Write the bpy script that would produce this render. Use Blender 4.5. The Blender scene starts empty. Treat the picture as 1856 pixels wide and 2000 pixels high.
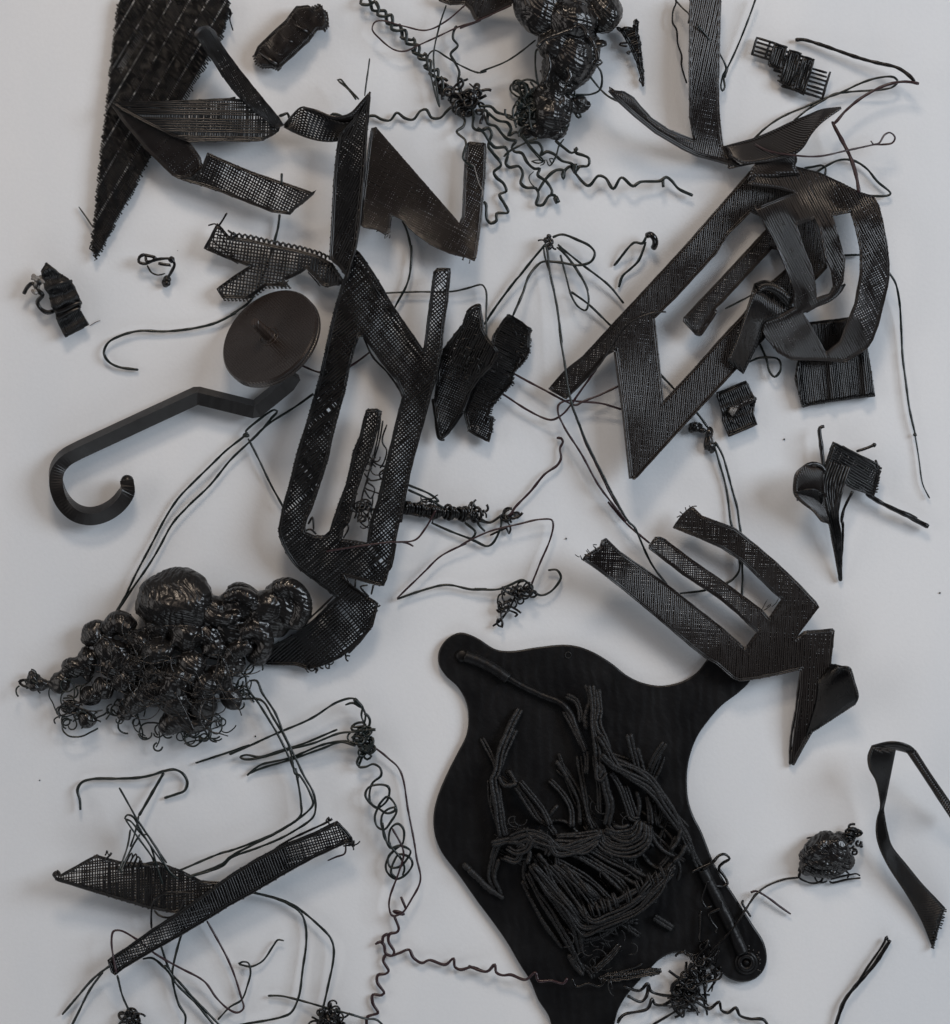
import bpy, math, random
import numpy as np
from math import radians, sin, cos, pi

random.seed(7)
RNG = np.random.default_rng(7)
SC = bpy.context.scene
COL = SC.collection

# ------------------------------------------------------------------ scale: the photograph is 1856 x 2000 units, one unit = 0.2 mm
U = 0.0002
HCAM = 6000.0            # camera height above the board in units (1.2 m)

# ------------------------------------------------------------------ camera
cam_d = bpy.data.cameras.new('camera')
cam = bpy.data.objects.new('camera', cam_d); COL.objects.link(cam)
cam.location = (0, 0, HCAM * U)
cam_d.sensor_fit = 'VERTICAL'; cam_d.sensor_height = 36.0
cam_d.lens = 36.0 * HCAM / 2000.0
cam_d.clip_start = 0.05; cam_d.clip_end = 20
SC.camera = cam

# ------------------------------------------------------------------ world and lamps (indoor window light)
w = bpy.data.worlds.new('World'); SC.world = w; w.use_nodes = True
w.node_tree.nodes['Background'].inputs[0].default_value = (0.62, 0.66, 0.74, 1)
w.node_tree.nodes['Background'].inputs[1].default_value = 0.10

def area(name, loc, target, sx, sy, power, col):
    d = bpy.data.lights.new(name, 'AREA'); d.shape = 'RECTANGLE'; d.size = sx; d.size_y = sy
    d.energy = power; d.color = col
    o = bpy.data.objects.new(name, d); COL.objects.link(o); o.location = loc
    from mathutils import Vector
    v = Vector(target) - Vector(loc)
    o.rotation_euler = v.to_track_quat('-Z', 'Y').to_euler()
    return o
area('window_light_right', (1.25, 0.42, 1.02), (0.02, 0, 0), 0.62, 0.8, 16.3, (0.825, 0.905, 1.0))
area('window_light_top', (-0.10, 1.30, 1.05), (0, 0.08, 0), 0.40, 0.28, 8.0, (1.0, 0.82, 0.66))
area('haze_sheen_fill', (0.0, 0.95, 1.55), (0, 0.1, 0), 1.5, 0.5, 4.2, (1.0, 0.80, 0.66))  # unseen lamp, added so the upper pieces take on a hazy warm sheen
area('room_bounce_left', (-1.5, 0.1, 0.8), (0, 0, 0), 1.4, 1.0, 6.5, (1.0, 0.93, 0.89))
area('room_bounce_bottom', (0.2, -1.5, 0.75), (0, 0, 0), 1.6, 0.9, 5.0, (0.88, 0.94, 1.0))
SC.view_settings.view_transform = 'Standard'
SC.view_settings.look = 'None'
SC.view_settings.exposure = -0.14
SC.view_settings.gamma = 1.0
SC.cycles.max_bounces = 6

# ------------------------------------------------------------------ materials
def mat(name, col, rough=0.4, spec=0.5, bump=0.0, bscale=900.0, rvar=0.1, wave=None, cvar=0.25, coat=0.0):
    m = bpy.data.materials.new(name); m.use_nodes = True
    nt = m.node_tree; b = nt.nodes['Principled BSDF']; L = nt.links.new
    b.inputs['Specular IOR Level'].default_value = spec
    b.inputs['Coat Weight'].default_value = coat; b.inputs['Coat Roughness'].default_value = 0.12
    tc = nt.nodes.new('ShaderNodeTexCoord')
    n = nt.nodes.new('ShaderNodeTexNoise'); n.inputs['Scale'].default_value = bscale * 0.12; n.inputs['Detail'].default_value = 5
    L(tc.outputs['Object'], n.inputs['Vector'])
    mr = nt.nodes.new('ShaderNodeMapRange')
    mr.inputs['From Min'].default_value = 0.3; mr.inputs['From Max'].default_value = 0.7
    mr.inputs['To Min'].default_value = max(0.03, rough - rvar); mr.inputs['To Max'].default_value = rough + rvar
    L(n.outputs['Fac'], mr.inputs['Value']); L(mr.outputs[0], b.inputs['Roughness'])
    mx = nt.nodes.new('ShaderNodeMix'); mx.data_type = 'RGBA'
    mx.inputs['A'].default_value = tuple(c * (1 - cvar) for c in col) + (1,)
    mx.inputs['B'].default_value = tuple(c * (1 + cvar) for c in col) + (1,)
    L(n.outputs['Fac'], mx.inputs['Factor']); L(mx.outputs['Result'], b.inputs['Base Color'])
    if bump or wave:
        bp = nt.nodes.new('ShaderNodeBump'); bp.inputs['Strength'].default_value = bump if bump else wave[1]
        bp.inputs['Distance'].default_value = 0.0006
        if wave:
            wv = nt.nodes.new('ShaderNodeTexWave'); wv.inputs['Scale'].default_value = wave[0]
            wv.inputs['Distortion'].default_value = wave[2]; wv.inputs['Detail'].default_value = 3
            wv.inputs['Detail Scale'].default_value = 1.3
            L(tc.outputs['Object'], wv.inputs['Vector'])
            n2 = nt.nodes.new('ShaderNodeTexNoise'); n2.inputs['Scale'].default_value = bscale; n2.inputs['Detail'].default_value = 4
            L(tc.outputs['Object'], n2.inputs['Vector'])
            ad = nt.nodes.new('ShaderNodeMath'); ad.operation = 'MULTIPLY_ADD'; ad.inputs[1].default_value = 0.7
            L(n2.outputs['Fac'], ad.inputs[0]); L(wv.outputs['Fac'], ad.inputs[2]); L(ad.outputs[0], bp.inputs['Height'])
        else:
            n2 = nt.nodes.new('ShaderNodeTexNoise'); n2.inputs['Scale'].default_value = bscale; n2.inputs['Detail'].default_value = 4
            L(tc.outputs['Object'], n2.inputs['Vector']); L(n2.outputs['Fac'], bp.inputs['Height'])
        L(bp.outputs['Normal'], b.inputs['Normal'])
    return m

M = {
    'pla':    mat('black_printed_plastic', (0.0062, 0.0058, 0.0059), 0.21, 0.55, 0.0, 1900, 0.07),
    'pla2':   mat('haze_warmed_black_plastic', (0.0105, 0.0080, 0.0072), 0.21, 0.62, 0.0, 1900, 0.07),  # haze over the upper pieces put into a warmer, lighter base colour
    'ink':    mat('matte_black_plastic', (0.0030, 0.0029, 0.0032), 0.28, 0.42, 0.0, 1900, 0.1),
    'plate':  mat('brushed_black_plastic', (0.0030, 0.0030, 0.0036), 0.42, 0.32, 0.0, 600, 0.08, wave=(70, 0.16, 7)),
    'green':  mat('green_black_filament', (0.0050, 0.0100, 0.0092), 0.30, 0.5, 0.0, 900, 0.08),
    'purple': mat('purple_brown_filament', (0.026, 0.0105, 0.0140), 0.32, 0.5, 0.0, 900, 0.08),
    'molten': mat('molten_glossy_black_plastic', (0.0085, 0.0078, 0.0076), 0.25, 0.55, 0.0, 420, 0.07, wave=(110, 0.26, 10)),
    'cord':   mat('grainy_charcoal_cord', (0.0068, 0.0069, 0.0076), 0.50, 0.38, 0.8, 900, 0.08),
    'wood':   mat('brushed_brown_black_plastic', (0.030, 0.0205, 0.0165), 0.34, 0.5, 0.0, 170, 0.16, wave=(330, 0.22, 1.2), cvar=.75),
    'rod':    mat('scraped_black_plastic_rod', (0.0095, 0.0082, 0.0078), 0.36, 0.4, 0.0, 700, 0.12, wave=(60, 0.05, 12), cvar=.6),
    'silver': mat('torn_silvery_film', (0.20, 0.19, 0.18), 0.25, 0.6, 0.8, 700, 0.1),
    'slit_light':   mat('pale_slit_light', (0.30, 0.29, 0.28), 0.5, 0.4, 0.0, 700, 0.1, cvar=.6),  # pale colour imitating the bright dots of the open slits
}

M['turned'] = mat('brushed_brown_black_disc', (0.0175, 0.0122, 0.0100), 0.23, 0.7, 0.0, 260, 0.07, wave=(330, 0.10, 1.0), cvar=.35)
_n = M['turned'].node_tree; _t = _n.nodes.new('ShaderNodeTangent'); _t.direction_type = 'RADIAL'; _t.axis = 'Z'
_b = _n.nodes['Principled BSDF']; _b.inputs['Anisotropic'].default_value = 0.85; _n.links.new(_t.outputs[0], _b.inputs['Tangent'])

# board: white paint with faint mottling
bm_ = bpy.data.materials.new('white_painted_board'); bm_.use_nodes = True
nt = bm_.node_tree; bb = nt.nodes['Principled BSDF']; L = nt.links.new
bb.inputs['Roughness'].default_value = 0.55; bb.inputs['Specular IOR Level'].default_value = 0.25
tc = nt.nodes.new('ShaderNodeTexCoord')
mp = nt.nodes.new('ShaderNodeMapping'); mp.inputs['Scale'].default_value = (9, 3.0, 1)
L(tc.outputs['Object'], mp.inputs['Vector'])
n1 = nt.nodes.new('ShaderNodeTexNoise'); n1.inputs['Scale'].default_value = 1.1; n1.inputs['Detail'].default_value = 6; n1.inputs['Roughness'].default_value = 0.55
L(mp.outputs[0], n1.inputs['Vector'])
cr = nt.nodes.new('ShaderNodeValToRGB')
cr.color_ramp.elements[0].position = 0.30; cr.color_ramp.elements[0].color = (0.660, 0.700, 0.742, 1)
cr.color_ramp.elements[1].position = 0.72; cr.color_ramp.elements[1].color = (0.765, 0.780, 0.795, 1)
L(n1.outputs['Fac'], cr.inputs[0])
n3 = nt.nodes.new('ShaderNodeTexNoise'); n3.inputs['Scale'].default_value = 700; n3.inputs['Detail'].default_value = 3
L(tc.outputs['Object'], n3.inputs['Vector'])
mxb = nt.nodes.new('ShaderNodeMix'); mxb.data_type = 'RGBA'; mxb.blend_type = 'MULTIPLY'; mxb.inputs['Factor'].default_value = 1
mrb = nt.nodes.new('ShaderNodeMapRange'); mrb.inputs['To Min'].default_value = 0.982; mrb.inputs['To Max'].default_value = 1.006
mrb.inputs['From Min'].default_value = 0.3; mrb.inputs['From Max'].default_value = 0.7
L(n3.outputs['Fac'], mrb.inputs['Value']); L(cr.outputs[0], mxb.inputs['A']); L(mrb.outputs[0], mxb.inputs['B'])
L(mxb.outputs['Result'], bb.inputs['Base Color'])
bpn = nt.nodes.new('ShaderNodeBump'); bpn.inputs['Strength'].default_value = 0.12; bpn.inputs['Distance'].default_value = 0.0004
L(n3.outputs['Fac'], bpn.inputs['Height']); L(bpn.outputs[0], bb.inputs['Normal'])

# ------------------------------------------------------------------ the board everything lies on (a real slab, larger than the frame)
def slab(name, x0, y0, x1, y1, z0, z1, m):
    v = [(x, y, z) for z in (z0, z1) for x, y in ((x0, y0), (x1, y0), (x1, y1), (x0, y1))]
    f = [(3, 2, 1, 0), (4, 5, 6, 7), (0, 1, 5, 4), (1, 2, 6, 5), (2, 3, 7, 6), (3, 0, 4, 7)]
    me = bpy.data.meshes.new(name); me.from_pydata(v, [], f); me.materials.append(m)
    o = bpy.data.objects.new(name, me); COL.objects.link(o); return o
ground = slab('ground', -0.75, -0.75, 0.75, 0.75, -0.02, 0.0, bm_)
ground['kind'] = 'structure'; ground['label'] = 'pale grey white painted board under all the black scraps'

# ------------------------------------------------------------------ measured points -> units on the board
CX = {'0': 0, '1': 450, '2': 900, '3': 1356}
CY = {'0': 0, '1': 480, '2': 980, '3': 1460}
def q(s, z=None):
    """'rc:x,y x,y|rc:...' measured in tile row r, column c of the photograph; 'n:' plain units. Optional third value = height."""
    out = []
    for seg in s.split('|'):
        k, body = seg.split(':')
        k = k.strip()
        for t in body.split():
            a = [float(x) for x in t.split(',')]
            if k == 'n': x, y = a[0], a[1]
            else: x, y = CX[k[1]] + a[0] / 3.688, CY[k[0]] + a[1] / 3.687
            out.append((x, y, a[2] if len(a) > 2 else np.nan))
    p = np.array(out)
    zz = p[:, 2]
    if z is None: z = 10.0
    if np.isnan(zz).any():
        d = np.r_[0, np.cumsum(np.hypot(*np.diff(p[:, :2], axis=0).T))] if len(p) > 1 else np.zeros(1)
        d = d / max(d[-1], 1e-9)
        zl = np.atleast_1d(np.array(z, float))
        base = np.interp(d, np.linspace(0, 1, len(zl)), zl)
        p[:, 2] = np.where(np.isnan(zz), base, zz)
    return p

def world(p):
    """(x, y, height) in units -> metres; a raised point is where the eye above the middle of the board sees it."""
    p = np.asarray(p, float)
    f = (HCAM - p[:, 2]) / HCAM
    return np.c_[(p[:, 0] - 928) * f * U, (1000 - p[:, 1]) * f * U, p[:, 2] * U]

def catmull(p, step=5.0, closed=False):
    p = np.asarray(p, float)
    if closed: p = np.vstack([p[-1], p, p[0], p[1]])
    else: p = np.vstack([2 * p[0] - p[1], p, 2 * p[-1] - p[-2]])
    out = []
    for i in range(1, len(p) - 2):
        p0, p1, p2, p3 = p[i - 1], p[i], p[i + 1], p[i + 2]
        d1 = max(np.linalg.norm(p1 - p0), 1e-6) ** .5; d2 = max(np.linalg.norm(p2 - p1), 1e-6) ** .5; d3 = max(np.linalg.norm(p3 - p2), 1e-6) ** .5
        m1 = (p2 - p1) + d2 * ((p1 - p0) / d1 - (p2 - p0) / (d1 + d2))
        m2 = (p2 - p1) + d2 * ((p3 - p2) / d3 - (p3 - p1) / (d2 + d3))
        n = max(1, int(np.linalg.norm(p2 - p1) / step))
        for t in np.arange(n) / n:
            a = 2 * t**3 - 3 * t**2 + 1; b = t**3 - 2 * t**2 + t; c = -2 * t**3 + 3 * t**2; d = t**3 - t**2
            out.append(a * p1 + b * m1 + c * p2 + d * m2)
    if not closed: out.append(p[-2])
    return np.array(out)

def lin(p, step=8.0, closed=False):
    p = np.asarray(p, float)
    if closed: p = np.vstack([p, p[:1]])
    out = []
    for a, b in zip(p[:-1], p[1:]):
        n = max(1, int(np.linalg.norm(b[:2] - a[:2]) / step + 0.5))
        for t in np.arange(n) / n: out.append(a + (b - a) * t)
    if not closed: out.append(p[-1])
    return np.array(out)

_ph = RNG.uniform(0, 6.28, (6, 3)); _fr = RNG.normal(0, 1, (6, 2))
def noise2(x, y, wl=60.0):
    s = 0
    for (a, b, c), (fx, fy) in zip(_ph, _fr):
        s = s + np.sin(x / wl * 2.2 * fx + y / wl * 2.2 * fy + a)
    return s / 3.0

def idw(ctrl, p=2.0):
    ctrl = np.array(ctrl, float)
    def f(x, y):
        x = np.asarray(x, float); y = np.asarray(y, float)
        d2 = (x[..., None] - ctrl[:, 0])**2 + (y[..., None] - ctrl[:, 1])**2 + 60.0
        wt = d2 ** (-p / 2 * 1.15)
        return (wt * ctrl[:, 2]).sum(-1) / wt.sum(-1)
    return f

def rbf(ctrl, c=34.0, lam=4.0):
    """smooth height field through the control points"""
    P = np.array(ctrl, float); n = len(P); mean = P[:, 2].mean()
    D = np.sqrt(((P[:, None, :2] - P[None, :, :2])**2).sum(-1) + c * c) - c
    w_ = np.linalg.solve(np.block([[-D + np.eye(n) * lam, np.ones((n, 1))], [np.ones((1, n)), np.zeros((1, 1))]]), np.r_[P[:, 2], 0])
    lo_, hi_ = P[:, 2].min() - 6, P[:, 2].max() + 6
    def f(x, y):
        x = np.asarray(x, float); y = np.asarray(y, float)
        d = np.sqrt((x[..., None] - P[:, 0])**2 + (y[..., None] - P[:, 1])**2 + c * c) - c
        return np.clip(-(d * w_[:n]).sum(-1) + w_[n], lo_, hi_)
    return f

# ------------------------------------------------------------------ mesh collecting
class MB:
    def __init__(s): s.v = []; s.f = []; s.n = 0
    def add(s, v, f):
        s.v.append(np.asarray(v, float)); s.f.extend([tuple(i + s.n for i in g) for g in f]); s.n += len(v)
    def tube(s, p, r, sides=6, rz=None, closed=False, twist=0.0, cap=True, square=False, grain=0.0, up=(0, 0, 1.0)):
        """p in units (x, y, z); r in units, a number or one per point; rz = half height when flattened."""
        p = np.asarray(p, float); W = world(p); n = len(W)
        if n < 2: return
        r = np.broadcast_to(np.asarray(r, float), (n,)) * U
        rz_ = r if rz is None else np.broadcast_to(np.asarray(rz, float), (n,)) * U
        if closed: T = np.roll(W, -1, 0) - np.roll(W, 1, 0)
        else: T = np.gradient(W, axis=0)
        T /= np.maximum(np.linalg.norm(T, axis=1, keepdims=True), 1e-12)
        up = np.array(up, float)
        S = np.cross(T, up); ln = np.linalg.norm(S, axis=1, keepdims=True)
        bad = ln[:, 0] < 0.05
        S = np.where(bad[:, None], np.array([1.0, 0, 0]), S / np.maximum(ln, 1e-9))
        N = np.cross(S, T); N /= np.maximum(np.linalg.norm(N, axis=1, keepdims=True), 1e-9)
        # miter so corners keep their width
        a = np.arange(sides) / sides * 2 * pi + (pi / sides if square else 0) + twist
        ca, sa = np.cos(a), np.sin(a)
        if square and sides == 4: ca, sa = ca * 1.414, sa * 1.414
        V = W[:, None] + S[:, None] * (ca[None, :, None] * r[:, None, None]) + N[:, None] * (sa[None, :, None] * rz_[:, None, None])
        if grain:
            V = W[:, None] + (V - W[:, None]) * (1 + RNG.normal(0, grain, (n, sides, 1)))
        idx = np.arange(n * sides).reshape(n, sides)
        F = []
        m = n if closed else n - 1
        for i in range(m):
            A = idx[i]; B = idx[(i + 1) % n]
            for j in range(sides):
                k = (j + 1) % sides
                F.append((A[j], A[k], B[k], B[j]))
        if not closed and cap:
            F.append(tuple(idx[0][::-1])); F.append(tuple(idx[-1]))
        s.add(V.reshape(-1, 3), F)
    def build(s, name, m, parent=None, origin=(0, 0, 0), smooth=True):
        me = bpy.data.meshes.new(name)
        V = np.vstack(s.v) - np.array(origin)
        me.from_pydata(V.tolist(), [], s.f)
        me.materials.append(m)
        if smooth: me.polygons.foreach_set('use_smooth', [True] * len(me.polygons))
        me.update()
        o = bpy.data.objects.new(name, me); COL.objects.link(o)
        if parent is not None: o.parent = parent
        return o

class Thing:
    def __init__(s, name, label, cat, group=None):
        s.name, s.label, s.cat, s.group = name, label, cat, group
        s.parts = []                       # (name, MB, material, kind, label, smooth)
    def part(s, name, m, kind=None, label=None, smooth=True):
        b = MB(); s.parts.append((name, b, M[m] if isinstance(m, str) else m, kind, label, smooth)); return b
    def strand(s, pts, r=2.5, m='green', z=None, name='strand', step=3.6, sides=7, wob=0.5, taper=True, label=None):
        p = q(pts, 8 if z is None else z) if isinstance(pts, str) else np.asarray(pts, float)
        p = catmull(p, step)
        k = RNG.uniform(0, 50)
        d = np.arange(len(p)) * step
        p[:, 0] += wob * np.sin(d / 17 + k) ; p[:, 1] += wob * np.sin(d / 23 + k * 2)
        p[:, 2] = np.maximum(p[:, 2] + 1.5 * np.sin(d / 41 + k), r * 1.02)
        rr = r * (1 + 0.10 * np.sin(d / 9 + k) + 0.07 * np.sin(d / 3.7 + k))
        if taper and len(rr) > 4: rr[0] *= 0.75; rr[-1] *= 0.75
        b = s.part(name, m, label=label); b.tube(p, rr, sides)
        return b
    def done(s):
        allv = np.vstack([np.vstack(b.v) for _, b, *_ in s.parts if b.n])
        c = (allv.min(0) + allv.max(0)) / 2; c[2] = 0.0
        parts = [p for p in s.parts if p[1].n]
        if len(parts) == 1:
            n, b, m, k, l, sm = parts[0]
            o = b.build(s.name, m, None, c, sm)
        else:
            o = bpy.data.objects.new(s.name, None); COL.objects.link(o); o.empty_display_size = 0.01
            for n, b, m, k, l, sm in parts:
                ch = b.build(n, m, o, c, sm)
                if k: ch['kind'] = k
                if l: ch['label'] = l
        o.location = c
        o['label'] = s.label; o['category'] = s.cat
        if s.group: o['group'] = s.group
        s.obj = o
        return o

# ------------------------------------------------------------------ printed sheet: outline strands + two layers of crossing infill strands
def inset(P, d):
    P = np.asarray(P, float); n = len(P)
    A = 0.5 * np.sum(P[:, 0] * np.roll(P[:, 1], -1) - np.roll(P[:, 0], -1) * P[:, 1])
    sgn = 1 if A > 0 else -1
    e = np.roll(P, -1, 0) - P; e /= np.maximum(np.linalg.norm(e, axis=1, keepdims=True), 1e-9)
    nr = np.c_[-e[:, 1], e[:, 0]] * sgn
    n1 = np.roll(nr, 1, 0); b = n1 + nr; den = 1 + (n1 * nr).sum(1); den = np.maximum(den, 0.35)
    return P + b / den[:, None] * d

def spans(polys, ang, sp, jit=0.0):
    """scan lines at angle ang through the polygons (even-odd): list of (start, end) points"""
    c, s_ = cos(ang), sin(ang); R = np.array([[c, s_], [-s_, c]])
    E = []
    for P in polys:
        Q = P @ R.T; E.append(np.c_[Q, np.roll(Q, -1, 0)])
    E = np.vstack(E); y0, y1 = E[:, 1].min(), E[:, 1].max()
    out = []; y = y0 + sp * 0.5
    while y < y1:
        yy = y + RNG.uniform(-jit, jit)
        m = (E[:, 1] <= yy) != (E[:, 3] <= yy)
        if m.any():
            e = E[m]; xs = np.sort(e[:, 0] + (yy - e[:, 1]) / (e[:, 3] - e[:, 1]) * (e[:, 2] - e[:, 0]))
            for a, b in zip(xs[0::2], xs[1::2]):
                if b - a > 1.5: out.append((np.array([a, yy]) @ R, np.array([b, yy]) @ R))
        y += sp
    return out

def sheet(T, outer, holes=(), z=10, op=0.0, ang=45, sp=5.2, th=4.0, m='pla', rough_edge=0.0, name='infill', rimname='rim',
          wr=None, rim=True, jit=0.5, layers=2, skip=None, rims=2, cross=90, rr=1.9, lo=0.0, flat=0.5, nz=0.2):
    P = q(outer)[:, :2] if isinstance(outer, str) else np.asarray(outer, float)[:, :2]
    HS = [q(h)[:, :2] if isinstance(h, str) else np.asarray(h, float)[:, :2] for h in holes]
    zf0 = z if callable(z) else (rbf(z) if hasattr(z, '__len__') else (lambda x, y: np.full(np.shape(x), float(z))))
    if wr:
        amp, wl, da = wr
        def zf(x, y):
            t = (x * cos(da) + y * sin(da)) / wl * 2 * pi
            return zf0(x, y) + amp * (np.sin(t + 1.3 * noise2(x, y, 90)) * 0.7 + 0.3 * noise2(x, y, wl * .6))
    else: zf = zf0
    of = op if callable(op) else (idw(op, 3.0) if hasattr(op, '__len__') else (lambda x, y: np.full(np.shape(x), float(op))))
    polys = [inset(P, 1.2)] + [inset(h, -1.2) for h in HS]
    b = T.part(name, m, kind='stuff')
    for ly in range(layers):
        a = radians(ang + cross * (ly % 2))
        for s0, s1 in spans(polys, a, sp, jit):
            Ln = np.hypot(*(s1 - s0)); n = max(2, int(Ln / 7) + 1)
            d = (s1 - s0) / max(Ln, 1e-6)
            e0, e1 = (RNG.uniform(-rough_edge, rough_edge * 1.3, 2) if rough_edge else (0, 0))
            t = np.linspace(0, 1, n)[:, None]
            xy = (s0 - d * e0) * (1 - t) + (s1 + d * e1) * t
            if skip is not None and skip(xy, ly): continue
            k = RNG.uniform(0, 99)
            off = 0.35 * np.sin(np.arange(n) * 0.8 + k)
            xy = xy + np.c_[-d[1] * off, d[0] * off]
            o = np.clip(of(xy[:, 0], xy[:, 1]) * 1.12 - .13 + nz * (noise2(xy[:, 0], xy[:, 1], 24) + .6 * noise2(xy[:, 1], xy[:, 0], 9)) + RNG.uniform(-.12, .12), 0, 1.08)
            r = sp * (0.54 - 0.30 * o)
            zz = zf(xy[:, 0], xy[:, 1]) + (ly + 0.5) * th / layers
            b.tube(np.c_[xy, np.maximum(zz, 1.5)], r, 5, rz=np.minimum(r, th / layers * flat), cap=True)
    if rim:
        for i, Q in enumerate([P] + HS):
            sg = 1 if i == 0 else -1
            bb = T.part(rimname, m)
            for k in range(rims):
                R = inset(Q, sg * (rr + k * rr * 1.9))
                R = lin(np.c_[R, np.zeros(len(R))], 7, True)
                if rough_edge: R[:, :2] += RNG.normal(0, rough_edge * .25, (len(R), 2))
                zz = zf(R[:, 0], R[:, 1])
                g = RNG.uniform(0, 9)
                bb.tube(np.c_[R[:, :2], np.maximum(zz, 1.0) + th * .5 + lo], rr * (1 + 0.12 * np.sin(np.arange(len(R)) * 1.1 + g)), 6,
                        rz=th * 0.62, closed=True)
    return zf

def solid(T, outer, z0, z1, m, name='plate', step=6, smooth=True, bevel=2.0):
    """closed flat slab with a rounded edge, from a smooth closed outline"""
    P = q(outer)[:, :2] if isinstance(outer, str) else outer
    C = catmull(np.c_[P, np.zeros(len(P))], step, True)[:, :2] if smooth else lin(np.c_[P, np.zeros(len(P))], step, True)[:, :2]
    import mathutils
    rings = [(C, z0), (C, z1 - bevel), (inset(C, bevel * .35), z1 - bevel * .3), (inset(C, bevel), z1)]
    n = len(C); b = T.part(name, m, smooth=False)
    V = np.vstack([np.c_[r, np.full(n, zz)] for r, zz in rings]); F = []
    A = 0.5 * np.sum(C[:, 0] * np.roll(C[:, 1], -1) - np.roll(C[:, 0], -1) * C[:, 1])
    for k in range(3):
        for i in range(n):
            j = (i + 1) % n
            f = (k * n + i, k * n + j, (k + 1) * n + j, (k + 1) * n + i)
            F.append(f if A < 0 else f[::-1])
    top = [mathutils.Vector((x, y, 0)) for x, y in rings[3][0]]
    for tri in mathutils.geometry.tessellate_polygon([top]):
        F.append(tuple(3 * n + i for i in tri))
    b.add(world(V), F)
    return b

def ribbon(T, Ls, Rs, z=None, zr=None, sp=4.6, op=0.0, m='pla', th=3.5, name='ribbon', rims=True, step=7, diag=True, smooth=True):
    """curled strip between two edge lines (each may carry its own heights)"""
    A = q(Ls, z) if isinstance(Ls, str) else Ls
    B = q(Rs, z if zr is None else zr) if isinstance(Rs, str) else Rs
    def rs(P, n):
        C = catmull(P, 3) if smooth else lin(P, 3)
        d = np.r_[0, np.cumsum(np.linalg.norm(np.diff(C, axis=0), axis=1))]
        t = np.linspace(0, d[-1], n); return np.c_[[np.interp(t, d, C[:, i]) for i in range(3)]].T
    L_ = max(np.linalg.norm(np.diff(A, axis=0), axis=1).sum(), np.linalg.norm(np.diff(B, axis=0), axis=1).sum())
    n = max(6, int(L_ / step)); a = rs(A, n); c = rs(B, n)
    W_ = np.linalg.norm(a - c, axis=1).max(); nv = max(2, int(W_ / sp))
    b = T.part(name, m, kind='stuff')
    opf = op if np.ndim(op) else [op, op]
    oo = np.interp(np.linspace(0, 1, n), np.linspace(0, 1, len(opf)), opf)
    wloc = np.linalg.norm(a - c, axis=1)
    for k in range(nv + 1):
        t = k / nv
        P = a * (1 - t) + c * t
        o = np.clip(oo + 0.15 * noise2(P[:, 0], P[:, 1], 26), 0, 1)
        r = np.minimum(sp, wloc / nv + .6) * (0.54 - 0.30 * o)
        P = P.copy(); P[:, 2] = np.maximum(P[:, 2], 1.5)
        b.tube(P, np.maximum(r, .7), 5)
    # crossing layer
    ns = max(2, int(L_ / (sp * (1.38 if diag else 1)))); sh = nv * sp / L_ * (1 if diag else 0)
    for k in range(-int(ns * sh) - 1, ns + 1):
        u0 = k / ns; tt = np.linspace(0, 1, max(3, int(W_ / 7)))
        u = u0 + sh * tt
        ok = (u >= 0) & (u <= 1)
        if ok.sum() < 2: continue
        u = u[ok]; tt = tt[ok]
        f = u * (n - 1); i = np.minimum(f.astype(int), n - 2); w_ = (f - i)[:, None]
        pa = a[i] * (1 - w_) + a[i + 1] * w_; pc = c[i] * (1 - w_) + c[i + 1] * w_
        P = pa * (1 - tt[:, None]) + pc * tt[:, None]
        P[:, 2] = np.maximum(P[:, 2] + th * .5, 2)
        o = np.clip(np.interp(u, np.linspace(0, 1, n), oo) + 0.15 * noise2(P[:, 0], P[:, 1], 26), 0, 1)
        b.tube(P, sp * (0.54 - 0.30 * o), 5)
    if rims:
        for P in (a, c):
            bb = T.part('rim', m)
            P = P.copy(); P[:, 2] = np.maximum(P[:, 2] + th * .25, 2)
            bb.tube(P, 2.0, 6, rz=th * .6)

# ------------------------------------------------------------------ molten beads and curls
import bmesh
def _ico(n):
    bm = bmesh.new(); bmesh.ops.create_icosphere(bm, subdivisions=n, radius=1.0)
    v = np.array([x.co[:] for x in bm.verts]); f = [tuple(y.index for y in x.verts) for x in bm.faces]; bm.free(); return v, f
ICO = {n: _ico(n) for n in (2, 3, 4)}
def bead(T, x, y, z, rx, ry=None, rz=None, rot=0.0, m='molten', lump=0.10, name='bead', n=None):
    ry = rx if ry is None else ry
    if m == 'molten' and rx > 24: rot += RNG.uniform(-35, 35); rx, ry = rx * RNG.uniform(.93, 1.16), ry * RNG.uniform(.86, 1.06)
    rz = min(rx, ry) if rz is None else rz
    v, f = ICO[n or (4 if max(rx, ry) > 26 else 3)]
    k = RNG.uniform(0, 6.28, (5, 3)); fr = RNG.normal(0, 2.4, (5, 3))
    d = 1 + lump * sum(np.sin(v @ fr[i] + k[i, 0]) for i in range(5)) / 2.2
    # folds that run round the lump like wound filament
    ax = RNG.normal(0, 1, 3); ax /= np.linalg.norm(ax)
    t = v @ ax
    d = d + 0.018 * np.sin(t * RNG.uniform(9, 15) + 2.0 * np.sin(v @ fr[0])) 
    p = v * d[:, None] * np.array([rx, ry, rz])
    c, s_ = cos(radians(rot)), sin(radians(rot))
    p = np.c_[p[:, 0] * c - p[:, 1] * s_, p[:, 0] * s_ + p[:, 1] * c, p[:, 2]]
    p = p * np.array([1, -1, 1])
    b = T.part(name, m)
    P = p + np.array([x, y, z]); P[:, 2] = np.maximum(P[:, 2], 0.8)
    b.add(world(P), f)

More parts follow.
